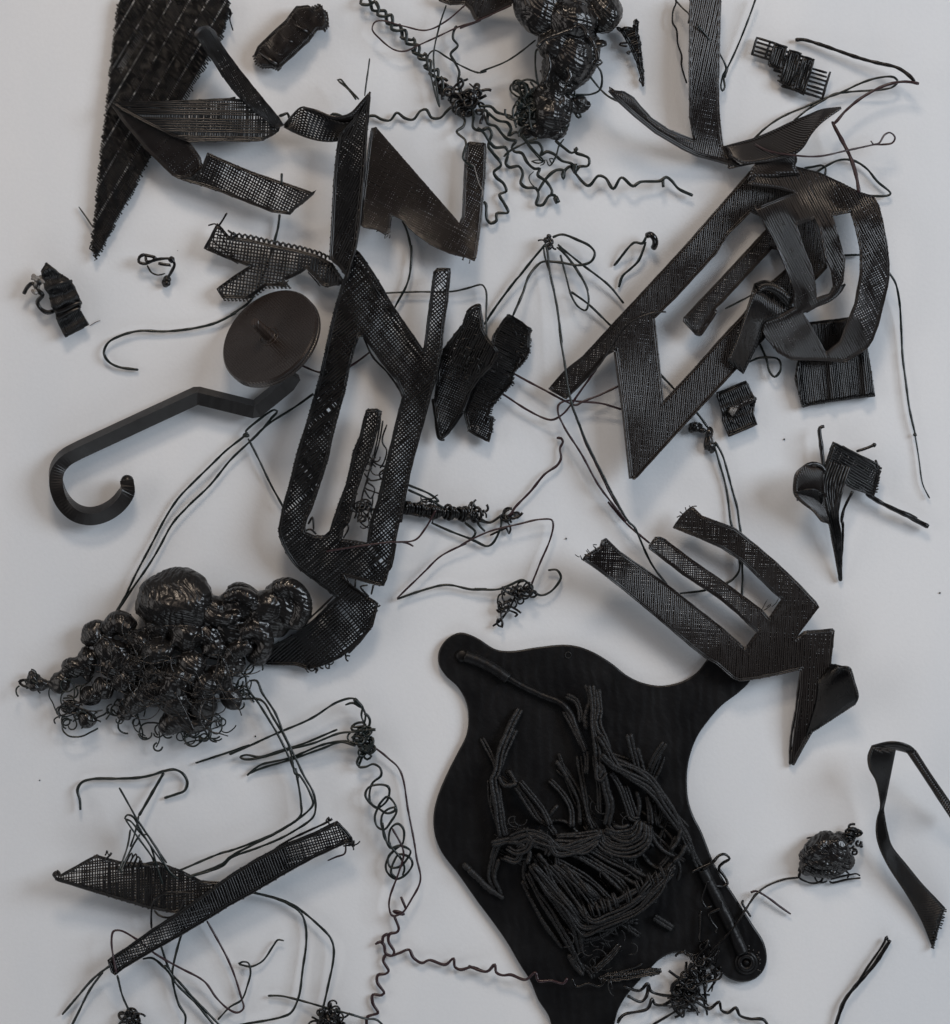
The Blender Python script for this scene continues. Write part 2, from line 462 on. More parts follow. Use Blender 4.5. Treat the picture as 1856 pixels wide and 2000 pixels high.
def fuse(T, balls, tubes=(), name='molten_mass', m='molten', vox=1.7, it=9, amp=0.60, wl=7.5, lump=.07):
    """melt ellipsoids and thick tubes into one lumpy surface with wound-filament ridges"""
    B = MB()
    for x, y, z, rx, ry, rot in balls:
        v, f = ICO[3]
        k = RNG.uniform(0, 6.28, 4); fr = RNG.normal(0, 2.2, (4, 3))
        d = 1 + lump * sum(np.sin(v @ fr[i] + k[i]) for i in range(4)) / 2
        p = v * d[:, None] * np.array([rx, ry, min(rx, ry) * .9]); c, s_ = cos(radians(rot)), sin(radians(rot))
        p = np.c_[p[:, 0] * c - p[:, 1] * s_, -(p[:, 0] * s_ + p[:, 1] * c), p[:, 2]] + np.array([x, y, z])
        p[:, 2] = np.maximum(p[:, 2], 1.0); B.add(world(p), f)
    for pts, r in tubes:
        P = catmull(q(pts), 5); n = len(P); d = np.arange(n) * 5.0
        rr = np.interp(np.linspace(0, 1, n), np.linspace(0, 1, len(r)), r) * (1 + .10 * np.sin(d / 13 + RNG.uniform(0, 6)))
        B.tube(P, rr, 16)
    me = bpy.data.meshes.new('tmp'); me.from_pydata(np.vstack(B.v).tolist(), [], B.f)
    o = bpy.data.objects.new('tmp', me); COL.objects.link(o)
    md = o.modifiers.new('r', 'REMESH'); md.mode = 'VOXEL'; md.voxel_size = vox * U
    md = o.modifiers.new('s', 'SMOOTH'); md.factor = .5; md.iterations = it
    ev = o.evaluated_get(bpy.context.evaluated_depsgraph_get()); em = ev.to_mesh()
    n = len(em.vertices); co = np.empty(n * 3); nr = np.empty(n * 3)
    em.vertices.foreach_get('co', co); em.vertices.foreach_get('normal', nr); co = co.reshape(-1, 3); nr = nr.reshape(-1, 3)
    F = [tuple(p.vertices) for p in em.polygons]
    ev.to_mesh_clear(); bpy.data.objects.remove(o); bpy.data.meshes.remove(me)
    c = co / U
    n1 = noise2(c[:, 0] + c[:, 2], c[:, 1] - c[:, 2], 60); n2 = noise2(c[:, 1] - .6 * c[:, 2] + 300, c[:, 0] + c[:, 2], 38)
    ph = (c[:, 0] * .5 + c[:, 1] * .7 + c[:, 2] * .6) / wl * 2 * pi + 7 * n1 + 4.5 * n2
    h = amp * (.75 * np.sin(ph) + .5 * np.sin(ph * .37 + 3 * n2)) + 1.1 * n2
    co = co + nr * (h * U)[:, None]; co[:, 2] = np.maximum(co[:, 2], .2 * U)
    T.part(name, m).add(co, F)

def curl(b, x, y, z, n=1, ln=70, spread=10, r=1.6, k=0.10, zs=8, ang=None, zmin=2):
    """n curly loose threads starting near (x, y) collected in mesh b"""
    for _ in range(n):
        px, py = x + RNG.normal(0, spread), y + RNG.normal(0, spread)
        pz = max(zmin, z + RNG.normal(0, zs)); a = RNG.uniform(0, 6.28) if ang is None else ang + RNG.normal(0, .5)
        kk = RNG.choice([-1, 1]) * RNG.uniform(.5, 1.7) * k; k0 = kk; vz = RNG.normal(0, .2); P = []
        L_ = ln * RNG.uniform(.5, 1.5)
        for i in range(int(L_ / 2.5)):
            P.append((px, py, max(zmin, pz))); px += 2.5 * cos(a); py += 2.5 * sin(a); pz += vz * 2.5
            a += kk * 2.5 + RNG.normal(0, .05); kk += RNG.normal(0, k * .22) + (k0 - kk) * .05; vz = vz * .93 + RNG.normal(0, .06)
            if pz > z + 16: vz = -abs(vz)
            if RNG.random() < .012: k0 = -k0
        if len(P) > 3: b.tube(np.array(P), r * RNG.uniform(.8, 1.2), 6)

def coil(b, p0, p1, R, turns, r=2.0, zc=14, flat=.8, seed=0, wob=.25):
    """spring-like loops along a line"""
    p0 = np.array(p0, float); p1 = np.array(p1, float); n = int(turns * 14)
    t = np.linspace(0, 1, n); d = (p1 - p0); ln = np.hypot(*d); d = d / ln; nrm = np.array([-d[1], d[0]])
    a = t * turns * 2 * pi
    RR = R * (1 + wob * np.sin(t * 17 + seed) + wob * .6 * np.sin(t * 41 + seed * 3))
    xy = p0 + np.outer(t * ln + RR * .55 * np.cos(a), d) + np.outer(RR * np.sin(a), nrm)
    z = zc + R * flat * np.cos(a + .6)
    b.tube(np.c_[xy, np.maximum(z, r)], r, 6)
G_F = 'loose filament strands on the board'
G_S = 'scraps of black printed plastic'
def inside(P, x, y):
    r = np.zeros(np.shape(x), bool); n = len(P)
    for i in range(n):
        x0, y0 = P[i]; x1, y1 = P[(i + 1) % n]
        c = ((y0 > y) != (y1 > y)) & (x < (x1 - x0) * (y - y0) / (y1 - y0 + 1e-12) + x0); r ^= c
    return r
# =================================================================== the big black plate with its cords
T = Thing('base_plate', 'large matte black plate with rounded lobes and a nest of grainy cords on it', 'printed plate', G_S)
plate_pts = ("n:857,1273 857,1297 870,1319 895,1343 911,1373 915,1403 911,1435 895,1468 878,1501 857,1549 847,1590 849,1628 862,1663 "
  "897,1710 935,1764 965,1804 990,1840 1017,1886 1036,1916 1052,1954 1071,1983 1088,2030 1150,2060 1196,2030 1201,1997 1209,1970 1225,1943 "
  "1247,1918 1271,1891 1290,1873 1315,1861 1339,1860 1360,1866 1391,1884 1408,1899 1426,1912 1448,1918 1473,1913 1491,1896 1498,1872 1492,1840 1470,1805 "
  "1437,1753 1397,1690 1370,1623 1356,1596 1345,1563 1342,1520 1346,1484 1361,1441 1385,1406 1410,1378 1445,1351 1466,1328 1470,1290 1440,1262 1400,1262 "
  "1378,1292 1361,1313 1334,1330 1293,1339 1258,1334 1228,1321 1193,1294 1158,1273 1128,1262 1100,1259 1049,1264 1003,1271 "
  "976,1270 960,1264 941,1251 920,1240 900,1235 884,1240 868,1253")
solid(T, plate_pts, 3, 15, 'plate', 'slab', bevel=3)
b = T.part('bolt', 'plate'); b.tube(np.array([(903, 1281, 13), (903, 1281, 20), (903, 1281, 23)]), [13, 12.5, 9], 14)
b = T.part('screw_hole', 'cord')
a = np.linspace(0, 2 * pi, 18)[:-1]; b.tube(np.c_[1110 + 6 * np.cos(a), 1279.5 + 6 * np.sin(a), np.full(17, 15.5)], 1.5, 5, closed=True)
b = T.part('bolt', 'plate')
for R_, zz in ((19, 17), (13, 21)): b.tube(np.c_[1457.7 + R_ * np.cos(a), 1880 + R_ * np.sin(a), np.full(17, zz)], 5, 7, closed=True)
b.tube(np.array([(1457.7, 1880, 14), (1457.7, 1880, 19)]), 12, 12)
for i in range(26):
    an = RNG.uniform(-1.7, .9); R_ = RNG.uniform(24, 33)
    bead(T, 1457.7 + R_ * cos(an), 1880 + R_ * sin(an), 15, RNG.uniform(1.6, 2.6), rz=1.5, m='molten', name='grain', n=2) if i < 14 else None

def cord(s, z, r=7.5, m='cord', rough=.12):
    base = catmull(q(s, z), 2.6)
    if m == 'plate': T.part('cord', m).tube(base, r, 10, grain=.02); return
    r = r * .80; n = len(base); d = np.arange(n) * 2.6; b = T.part('cord', m)
    tg = np.gradient(base[:, :2], axis=0); tg /= np.maximum(np.linalg.norm(tg, axis=1, keepdims=True), 1e-9); nr = np.c_[-tg[:, 1], tg[:, 0]]
    two = RNG.random() < .62
    for sg in ((-1, 1) if two else (0,)):
        p = base.copy(); k = RNG.uniform(0, 9)
        p[:, :2] += nr * (sg * r * .52 + 1.1 * np.sin(d / 29 + k)[:, None] + .5 * np.sin(d / 11 + k * 2)[:, None])
        rr = (r * .62 if two else r * .86) * (1 + .12 * np.sin(d / 23 + k) + .06 * np.sin(d / 9.1 + k))
        rr[:2] *= (.55, .85); rr[-2:] *= (.85, .55)
        p[:, 2] = np.maximum(p[:, 2] + sg * RNG.uniform(-2, 2), 13 + r * .5)
        b.tube(p, rr, 9, grain=.11)
# rods from the two bolts
cord('22:30,1110 140,1150 250,1210 340,1275', (24, 24), 12, 'plate', .02)
cord('22:300,1245 450,1330 600,1400 720,1450 790,1530 850,1680 900,1800', (22, 22, 30, 44), 7.5, 'plate', .05)
cord('33:350,1480 230,1220 120,1000 60,880', (22, 23), 12.5, 'plate', .02)
cord('22:985,1350 1000,1500 990,1600 1040,1720 1090,1850 1180,1890 1280,1930 1360,1990|32:1500,430 1620,620 1700,830 1760,930', (50, 62, 66, 58, 40, 24), 8)
cord('22:940,1320 960,1480 950,1600 975,1740 990,1870 1000,1990|32:1040,170', (46, 60, 66), 8)
cord('22:890,1320 930,1420 900,1560 910,1640', (36, 46), 7.5)
cord('22:760,1390 830,1430 860,1500 870,1590', (30, 42), 6.5)
cord('22:1215,1670 1240,1790 1265,1900 1275,1990|32:1290,250', (60, 50), 8)
cord('22:1270,1770 1310,1900 1325,1990', (48, 44), 7.5)
cord('22:1470,1735 1400,1850 1350,1960|32:1330,240', (58, 50, 40), 8)
cord('22:1455,1830 1420,1920 1390,1990|32:1380,250', (40, 36), 7)
cord('22:750,1500 800,1600 850,1700 900,1830 905,1960', (30, 44, 50), 6.5)
cord('22:1000,1680 1060,1780 1100,1860 1180,1960|32:1350,300 1480,450 1580,600 1660,760', (68, 66, 52, 36), 7.5)
cord('22:430,1490 350,1650 290,1800 250,1960|32:235,220 270,450 300,640', (20, 38, 50, 46), 9)
cord('22:400,1640 330,1780 270,1930|32:262,150 280,400 330,640', (20, 40, 44), 7.5)
cord('22:150,1700 240,1880 262,1960', (18, 36), 6)
cord('22:330,1930 370,1990|32:350,170 430,300 520,420 610,500 700,415', (30, 46, 40, 46), 7)
cord('32:400,270 480,400 560,520 640,570 690,640', (42, 44, 40), 7.5)
cord('32:430,240 520,360 600,460 650,560', (52, 50), 6.5)
cord('32:270,210 310,270 410,255', (48, 48), 6.5)
cord('32:220,690 340,665 470,630 470,575', (46, 52), 7.5)
cord('32:300,620 230,800 215,930 260,1020', (40, 30, 20), 9)
cord('32:280,800 245,940 290,1060', (34, 22), 7)
cord('32:20,830 110,920 200,1010 310,1090', (22, 26, 22), 8.5)
cord('32:1010,50 1100,140 1250,210 1380,290 1500,430 1600,590 1650,700', (74, 64, 50, 36), 8)
cord('32:1000,120 1050,300 1080,430 1055,560', (66, 58, 50), 9.5)
cord('32:1080,170 1150,290 1190,420 1230,510 1290,520', (56, 52, 46), 7)
cord('32:1190,270 1230,400 1260,500', (46, 44), 6.5)
cord('32:1270,310 1290,430 1270,515', (44, 42), 7)
cord('32:1340,350 1365,450 1370,560', (42, 40), 7)
cord('32:1390,400 1400,480 1420,560', (34, 32), 5.5)
cord('32:640,230 740,340 790,450 800,580', (24, 26, 32), 7)
cord('32:690,90 770,220 840,380 860,560', (22, 28, 30), 6.5)
cord('32:850,60 890,300 920,500 960,590', (32, 36, 40), 6.5)
cord('32:960,60 1000,300 1000,480', (48, 46), 6)
cord('32:740,140 850,300 900,450', (20, 28), 5.5)
for s, zz in (('32:1040,590 1130,612 1240,590 1280,530', 50), ('32:1030,620 1150,660 1270,640 1335,570', 46),
              ('32:1030,660 1130,712 1260,710 1330,650 1345,580', 44), ('32:1040,690 1150,762 1260,772 1320,715', 36),
              ('32:1100,560 1160,575 1215,555', 48), ('32:1080,735 1170,800 1270,810', 30)):
    cord(s, zz, 6.8)
cord('32:680,640 850,630 990,608', 46, 7.5); cord('32:670,682 850,682 1000,640', 50, 8.5); cord('32:720,742 850,702 1010,655', 44, 6.5)
cord('32:1370,560 1390,650 1450,730 1540,790 1575,860 1560,960', (48, 46, 34), 6)
cord('32:1590,590 1560,680 1510,740', (46, 50), 6.5); cord('32:1630,700 1590,770 1530,830', (48, 52), 6.5)
cord('32:1560,640 1500,780 1440,860', 40, 6)
for s, z0 in (('32:730,730 900,820 1080,960 1200,1080', (52, 46)), ('32:760,745 950,835 1140,960 1220,1060', (50, 44)),
              ('32:900,710 1050,800 1200,880 1310,960', (46, 48)), ('32:930,708 1100,790 1230,870 1370,950', (44, 50)),
              ('32:870,740 1020,840 1160,930 1290,1000', (40, 44)),
              ('32:700,812 850,900 980,1000 1105,1125', (52, 46)), ('32:690,850 830,930 940,1030 1040,1165', (50, 46)),
              ('32:740,950 860,960 950,1050 985,1155', (50, 44)), ('32:752,990 830,1080 900,1160 985,1210', (48, 44)),
              ('32:700,985 790,1130 870,1220 970,1265', (50, 44)), ('32:660,980 750,1140 830,1280 930,1335', (48, 40)),
              ('32:640,1010 720,1170 800,1300 880,1400', (42, 36)), ('32:790,905 900,985 990,1070 1060,1150', (46, 42)),
              ('32:570,960 660,1100 760,1240 850,1390', (40, 34))):
    cord(s, z0, 6.6)
cord('32:510,840 600,980 720,1120 830,1290 870,1480', (56, 60, 54, 30), 10.5)
cord('32:480,900 560,1060 680,1240 800,1450 880,1620', (36, 40, 36, 24), 8)
cord('32:440,960 520,1130 620,1290 740,1440', (24, 26, 20), 7)
cord('32:560,760 650,880 700,960 760,935', (56, 54), 6); cord('32:690,770 710,890 740,965', (58, 54), 5)
cord('32:980,1192 1130,1150 1300,1060 1440,930 1535,835', (50, 54, 50), 6); cord('32:930,1232 1100,1192 1280,1110 1420,990 1545,860', (46, 50, 50), 6)
cord('32:960,1265 1130,1232 1270,1150 1400,1040 1520,900', (42, 46, 44), 6); cord('32:950,1322 1100,1290 1210,1235', (38, 40), 5.5)
cord('32:880,1400 1010,1360 1110,1300', (32, 34), 6.5); cord('32:930,1290 1060,1262 1180,1200', (38, 42), 5)
cord('32:1390,1212 1450,1250 1535,1305', (28, 22), 8)
cord('32:960,1610 1080,1500 1150,1420', (26, 32), 8.5, 'molten', .2); cord('32:780,1480 830,1580 890,1640', (22, 26), 8)
cord('32:480,640 520,690 600,720 660,770', (58, 56), 7.5); cord('32:330,722 400,760 480,730 510,650', (52, 60), 7.5)
cord('32:310,790 400,812 440,740', (48, 54), 6.5); cord('32:500,600 580,640 640,720 620,780', (56, 58), 7); cord('32:340,690 420,690 500,760 480,840', (50, 54), 7)
cord('32:560,590 620,640 700,700', (50, 54), 6); cord('32:850,1560 920,1600 960,1660', (22, 24), 6.5)
for k_ in range(8):
    f = k_ / 7 + RNG.normal(0, .045)
    o_ = np.array([(520, 850), (640, 1010), (760, 1170), (880, 1325), (1010, 1305), (1290, 1170), (1420, 1040), (1535, 880)], float)
    i_ = np.array([(745, 850), (830, 940), (930, 1050), (1010, 1120), (1090, 1115), (1240, 1050), (1320, 1000), (1380, 930)], float)
    cc = o_ * (1 - f) + i_ * f + RNG.normal(0, 13, o_.shape)
    cord('32:' + ' '.join('%f,%f,%f' % (x_, y_, z_) for (x_, y_), z_ in zip(cc, (62, 66, 66, 60, 62, 66, 64, 58) + RNG.normal(0, 5, 8))), None, RNG.uniform(4.8, 6.4))
for k_ in range(6):
    f = k_ / 5
    o_ = np.array([(985, 600), (1010, 700), (1120, 780), (1260, 790), (1350, 700), (1370, 560)], float); i_ = np.array([(1060, 570), (1090, 610), (1150, 640), (1220, 630), (1265, 590), (1270, 530)], float)
    cc = o_ * (1 - f) + i_ * f + RNG.normal(0, 10, o_.shape)
    cord('32:' + ' '.join('%f,%f' % tuple(v) for v in cc), (44, 52, 56, 50), 5.6)
for k_ in range(5):
    f = k_ / 4
    o_ = np.array([(330, 640), (460, 600), (600, 640), (720, 720), (900, 700), (1020, 640)], float); i_ = np.array([(420, 760), (500, 690), (600, 690), (690, 760), (850, 760), (990, 690)], float)
    cc = o_ * (1 - f) + i_ * f + RNG.normal(0, 16, o_.shape)
    cord('32:' + ' '.join('%f,%f' % tuple(v) for v in cc), (50, 62, 60, 54), 5.8)
for k_ in range(13):
    f = k_ / 12; x_ = 900 + 560 * f + RNG.normal(0, 10); y_ = 1190 - 290 * f ** 1.25 + RNG.normal(0, 10)
    cord('32:%f,%f %f,%f %f,%f' % (x_ - 22, y_ - 46, x_ + RNG.normal(0, 5), y_ + 20, x_ + 22, y_ + 120), (64, 72, 52), RNG.uniform(3.2, 4.4))
nest = q('32:260,250 440,260 640,560 860,560 1000,150 1110,130 1420,330 1640,700 1540,880 1250,1230 880,1430 700,1180 420,880 230,700')[:, :2]
k_ = 0
while k_ < 46:
    x_, y_ = RNG.uniform(940, 1345), RNG.uniform(1480, 1870)
    if not inside(nest, x_, y_): continue
    k_ += 1; an_ = RNG.normal(radians(40 if y_ > 1650 else 70), .5); L_ = RNG.uniform(18, 46); cv = RNG.normal(0, 9)
    cord('n:%f,%f %f,%f %f,%f' % (x_ - cos(an_) * L_, y_ - sin(an_) * L_, x_ + cv, y_ - cv, x_ + cos(an_) * L_, y_ + sin(an_) * L_), (RNG.uniform(17, 26), RNG.uniform(20, 36)), RNG.uniform(4.6, 7))
for s, z0, n_ in (('32:560,790 760,1050 930,1290', 34, 3), ('32:720,830 960,1020 1110,1180', 42, 4), ('32:860,730 1100,850 1330,990', 36, 4), ('32:980,1215 1270,1090 1520,860', 40, 2), ('32:250,180 245,380 300,620', 36, 2), ('32:1060,60 1250,190 1420,320 1600,580', 44, 3), ('32:700,120 830,330 900,560', 22, 4), ('32:1000,620 1150,700 1310,640', 32, 3), ('32:460,650 600,700 720,760', 46, 3), ('22:960,1400 990,1600 1040,1800', 40, 2), ('32:1360,300 1400,450 1440,600', 30, 2), ('32:520,900 700,1180 860,1420', 26, 3)):
    for _ in range(n_):
        pts = q(s, z0 + RNG.uniform(-10, 4)); pts[:, :2] += RNG.normal(0, 9, (len(pts), 2)); cord('n:' + ' '.join('%f,%f,%f' % tuple(v) for v in pts), None, RNG.uniform(5, 7))
b = T.part('loose_bristle', 'cord', kind='stuff')
for s, zz in (('32:1200,1280 1240,1340', 40), ('32:1160,770 1180,850', 52), ('32:740,940 800,935', 58), ('32:1080,1440 1060,1400 1100,1390', 36), ('32:945,1515 970,1550 955,1580', 34), ('32:470,580 480,620', 60), ('32:1040,1420 1000,1400', 34)):
    b.tube(catmull(q(s, zz), 4), 1.6, 5)
for s in ('32:1210,700 1240,830', '32:1100,400 1130,560', '32:420,560 520,660', '32:820,1000 980,1090', '32:1000,1290 1160,1350', '32:930,1500 1110,1330'):
    p = q(s, 40); curl(b, p[0, 0], p[0, 1], 34, 9, 40, 22, 1.3, .05, 10, zmin=16)
    curl(b, p[1, 0], p[1, 1], 34, 6, 34, 18, 1.3, .05, 10, zmin=16)
a2 = np.linspace(0, 2 * pi, 12)[:-1]; pp = q('32:957,1600')[0]
T.part('eyelet', 'plate').tube(np.c_[pp[0] + 5.5 * np.cos(a2), pp[1] + 5.5 * np.sin(a2), np.full(11, 38)], 1.9, 6, closed=True)
T.done()

T = Thing('spiky_scrap', 'flat black splinter lying across the lower neck of the big plate', 'plastic scrap', G_S)
sheet(T, '32:985,1655 1050,1625 1200,1610 1380,1585 1440,1598 1455,1615 1430,1632 1250,1668 1110,1690 1010,1690', z=[(1170, 1910, 24), (1290, 1897, 20)], ang=-5, sp=4.5, m='ink', rough_edge=3)
T.strand('32:1130,1620 1230,1590 1310,1555', 2.2, 'ink', (34, 38)); T.done()

# =================================================================== W shaped piece lying over the plate
T = Thing('comb_letter', 'three-pronged dark grey letter with a folded pointed foot, overlapping the big plate', 'printed letter', G_S)
Wp = ("n:1350,989 1356,991 1372,1007 1400,1017 1437,1031 1478,1064 1519,1099 1559,1137 1595,1175 1601,1186 1592,1197 1566,1232 1553,1247 1560,1241 1570,1232 "
      "1627,1227 1631,1232 1627,1267 1624,1297 1622,1335 1602,1392 1573,1452 1550,1496 1543,1492 1552,1420 1562,1346 1563,1309 1519,1319 1478,1327 1445,1331 1429,1325 1397,1297 "
      "1376,1285 1347,1262 1280,1205 1225,1159 1166,1113 1136,1093 1144,1083 1171,1067 1174,1055 1184,1050 1189,1055 1212,1077 1260,1110 1307,1143 1356,1182 1410,1224 1454,1263 1460,1258 "
      "1477,1235 1437,1197 1400,1167 1334,1124 1267,1072 1267,1065 1279,1048 1290,1048 1299,1052 1356,1095 1410,1132 1489,1190 1502,1205 1525,1171 1508,1156 1448,1097 1410,1072 1361,1050 1313,1031 1332,1004")
Wz = [(1340, 995, 42), (1372, 1007, 58), (1450, 1050, 46), (1580, 1170, 40), (1630, 1230, 36), (1500, 1250, 44), (1440, 1320, 48), (1545, 1495, 7), (1575, 1400, 26), (1600, 1300, 34),
      (1290, 1060, 40), (1400, 1150, 40), (1140, 1085, 104), (1165, 1068, 96), (1195, 1100, 72), (1240, 1140, 60), (1330, 1210, 56)]
sheet(T, Wp, z=Wz, ang=3, sp=4.0, th=6, m='pla2', op=[(1345, 1000, .2), (1300, 1060, .62), (1340, 1095, .62), (1420, 1150, .5), (1180, 1090, .35), (1600, 1240, .2), (1500, 1250, .12), (1550, 1130, .15), (1420, 1040, .3), (1280, 1180, .1), (1580, 1360, 0)], rims=2, rr=1.8)
T.strand('23:770,1215 752,1350 735,1480 700,1700 688,1890', 2.8, 'pla2', (40, 22, 7), name='outer_strand')
T.strand('23:490,775 510,735 530,705', .8, 'pla', 40, name='whisker'); T.strand('23:500,780 545,750 553,735 520,760', .8, 'pla', 40, name='whisker'); T.strand('23:560,755 590,730 610,695', .8, 'pla', 40, name='whisker')
ribbon(T, [*map(tuple, q('n:1622,1298,38 1640,1301,70 1661,1308,74 1668,1330,70 1676,1360,62 1669,1376,46'))] and q('n:1622,1298,38 1640,1301,66 1661,1308,74 1668,1330,72 1676,1360,62 1669,1376,46'),
       q('n:1598,1330,34 1598,1345,34 1594,1370,32 1590,1385,30 1582,1410,26 1572,1440,20'), sp=4.2, m='ink', name='curled_foot')
ribbon(T, q('n:1668,1376,46 1641,1389,40 1613,1403,34 1595,1417,28 1573,1452,18 1550,1494,7'), q('n:1622,1335,34 1615,1345,34 1604,1370,30 1590,1395,26 1572,1435,18 1547,1490,7'), sp=4.2, m='ink', name='curled_foot')
b = T.part('curled_edge', 'pla'); b.tube(catmull(q('23:990,1185,40 1025,1180,62 1040,1200,70 1025,1230,60 1060,1195,70 1110,1195,76 1130,1215,74'), 4), 3.0, 6)
b = T.part('frayed_end', 'pla2', kind='stuff')
for x, y, zz in ((1140, 1088, 104), (1150, 1082, 104), (1160, 1076, 103), (1170, 1064, 100), (1340, 1000, 44), (1336, 1006, 44), (1352, 992, 46)): curl(b, x, y, zz, 5, 9, 4, 1.0, .03, 2, ang=3.8)
T.done()

# =================================================================== E shaped piece (long bar, tine and V)
T = Thing('bent_letter', 'long brown-black forked letter with a pointed V end and a slim inner prong', 'printed letter', G_S)
Ep = ("n:1070,760 1101,724 1139,694 1206,621 1252,572 1334,483 1413,393 1464,334 1480,326 1540,350 1590,420 1611,490 1617,523 1593,548 1540,602 1492,664 1437,724 1397,767 1334,835 1247,931 1239,938 1230,933 "
      "1217,805 1201,686 1187,694 1144,740 1106,781")
Eh = ("n:1280,622 1323,580 1400,496 1421,461 1467,415 1487,425 1495,448 1410,540 1356,597 1335,620 1334,628 1355,651 1366,656 1400,602 1412,591 1508,487 1530,490 1540,520 1480,572 1451,613 1405,662 1356,718 1297,781 1288,697")
Ez = [(1070, 760, 34), (1106, 778, 30), (1150, 715, 40), (1240, 600, 52), (1340, 490, 46), (1464, 345, 26), (1610, 500, 20), (1240, 935, 62), (1215, 800, 60), (1290, 780, 50), (1330, 830, 48), (1400, 760, 36), (1490, 660, 22), (1340, 635, 38), (1420, 570, 28), (1480, 480, 22)]
sheet(T, Ep, [Eh], z=Ez, ang=6, sp=4.0, th=8, m='pla2', op=[(1090, 765, .42), (1130, 725, .3), (1270, 700, .42), (1265, 780, .40), (1230, 700, .22), (1240, 900, .18), (1345, 640, .4), (1385, 590, .45), (1600, 480, .45), (1300, 560, .08), (1350, 800, .12), (1450, 380, .1), (1450, 690, .3)], rims=2, rr=1.9)
T.strand('12:1680,620 1700,640 1722,645 1760,600 1800,540 1840,470|13:50,540 130,500', 2.8, 'pla2', (38, 34), name='outer_strand')
b = T.part('side_wall', 'pla2'); b.tube(lin(q('n:1201,688,44 1217,806,50 1231,935,52'), 6), 2.6, 6, rz=9); 
T.strand('12:760,1100 900,960 1000,860 1090,720 1200,570 1300,510 1400,480 1480,478', 1.7, 'pla', (30, 44, 66, 74, 70), name='stray_strand')
T.done()

# =================================================================== dark chip under the D
T = Thing('corrugated_chip', 'square black chip with glossy vertical ridges, half hidden under the curled D shaped piece', 'plastic scrap', G_S)
zr = lambda x, y: 12 + 10 * np.maximum(0, np.cos((x - 1623 + (y - 700) * -.06) / 66 * 2 * pi))**3 + 2 * np.sin(x / 9.0)
sheet(T, '13:830,548 1150,510 1200,530 1250,740 1270,850 1305,1085 960,1130 780,1165 720,960 740,850', z=zr, ang=-6, sp=3.6, th=8, m='pla', rough_edge=.8, rr=1.6, lo=-3)
T.done()

# =================================================================== D shaped piece with wing and tail
T = Thing('curled_letter', 'glinting bronze-black D shaped piece with open slots, a raised wing and a folded tail', 'printed letter', G_S)
Dp = ("n:1500,302 1530,306 1556,306 1549,323 1600,336 1641,355 1681,375 1706,382 1718,401 1726,434 1734,477 1738,515 1738,540 1735,561 1727,594 1717,635 1706,664 1695,681 1652,709 1619,706 1600,705 1546,704 1519,689 1497,662 1486,645 "
      "1491,626 1524,615 1551,599 1549,588 1550,569 1532,520 1513,474 1492,434 1470,401 1480,404 1519,388 1551,377 1519,369 1459,361 1475,336 1484,320")
Dh1 = "n:1627,422 1661,416 1670,445 1679,488 1679,534 1668,594 1657,621 1640,665 1613,687 1598,660 1581,629 1570,612 1595,601 1627,582 1648,550 1652,507 1646,488 1635,447"
Dh2 = "n:1557,440 1592,428 1600,447 1611,502 1623,530 1627,561 1619,573 1596,580 1593,550 1586,520 1573,490"
Dz = [(1500, 305, 40), (1556, 306, 40), (1549, 330, 46), (1470, 401, 92), (1462, 358, 66), (1550, 378, 60), (1600, 338, 38), (1645, 358, 38), (1700, 383, 46), (1575, 415, 78), (1640, 405, 76),
      (1492, 434, 94), (1513, 474, 92), (1532, 520, 88), (1550, 575, 78), (1557, 440, 68), (1573, 490, 64), (1586, 520, 62), (1593, 555, 58), (1600, 447, 90), (1611, 502, 88), (1623, 535, 82), (1627, 424, 72), (1646, 488, 66), (1652, 507, 64), (1648, 548, 60), (1622, 575, 64),
      (1662, 418, 88), (1679, 488, 90), (1679, 534, 88), (1660, 620, 66), (1726, 434, 62), (1738, 515, 60), (1735, 561, 60), (1700, 660, 52), (1620, 706, 48), (1550, 700, 50), (1560, 655, 50), (1600, 690, 50), (1490, 640, 52), (1551, 600, 52)]
sheet(T, Dp, [Dh1, Dh2], z=Dz, ang=-28, sp=4.4, th=6, m='pla2', flat=.75, op=[(1690, 605, .62), (1700, 580, .55), (1660, 690, .12), (1600, 380, .08), (1720, 480, .2), (1640, 350, .05), (1550, 660, 0)], rims=2, rr=1.7, name='body_infill')
ribbon(T, q('n:1414,287,30 1440,280,34 1473,271,44 1510,256,54 1546,239,62 1580,225,72 1605,215,80 1643,210,90'), q('n:1424,300,40 1450,318,52 1488,316,68 1520,310,78 1552,300,86 1568,287,90 1583,263,92 1602,241,94 1643,211,94'), sp=4.6, m='pla2', name='wing')
ribbon(T, q('n:1502,303,58 1480,318,58 1470,330,60 1462,352,64'), q('n:1552,300,66 1556,312,62 1552,324,60 1560,340,60'), sp=4.6, m='pla2', name='neck')
ribbon(T, q('n:1475,555,60 1470,572,72 1459,607,66 1446,648,58 1421,706,50'), q('n:1551,600,46 1524,616,58 1492,628,64 1478,672,62 1451,730,54'), sp=4.6, m='pla', name='tail', op=(0, .1, .2))
ribbon(T, q('n:1475,555,64 1490,549,74 1508,552,80 1530,566,78 1546,586,66'), q('n:1480,572,70 1493,565,74 1509,570,76 1526,584,72 1540,600,62'), sp=4.4, m='pla', name='tail_fold')
ribbon(T, q('n:1651,555,60 1640,572,58 1620,588,54 1596,598,50 1575,610,46'), q('n:1627,562,64 1622,572,58 1610,582,50 1590,590,46 1562,598,44'), sp=4.2, m='ink', name='prong_end')
T.done()

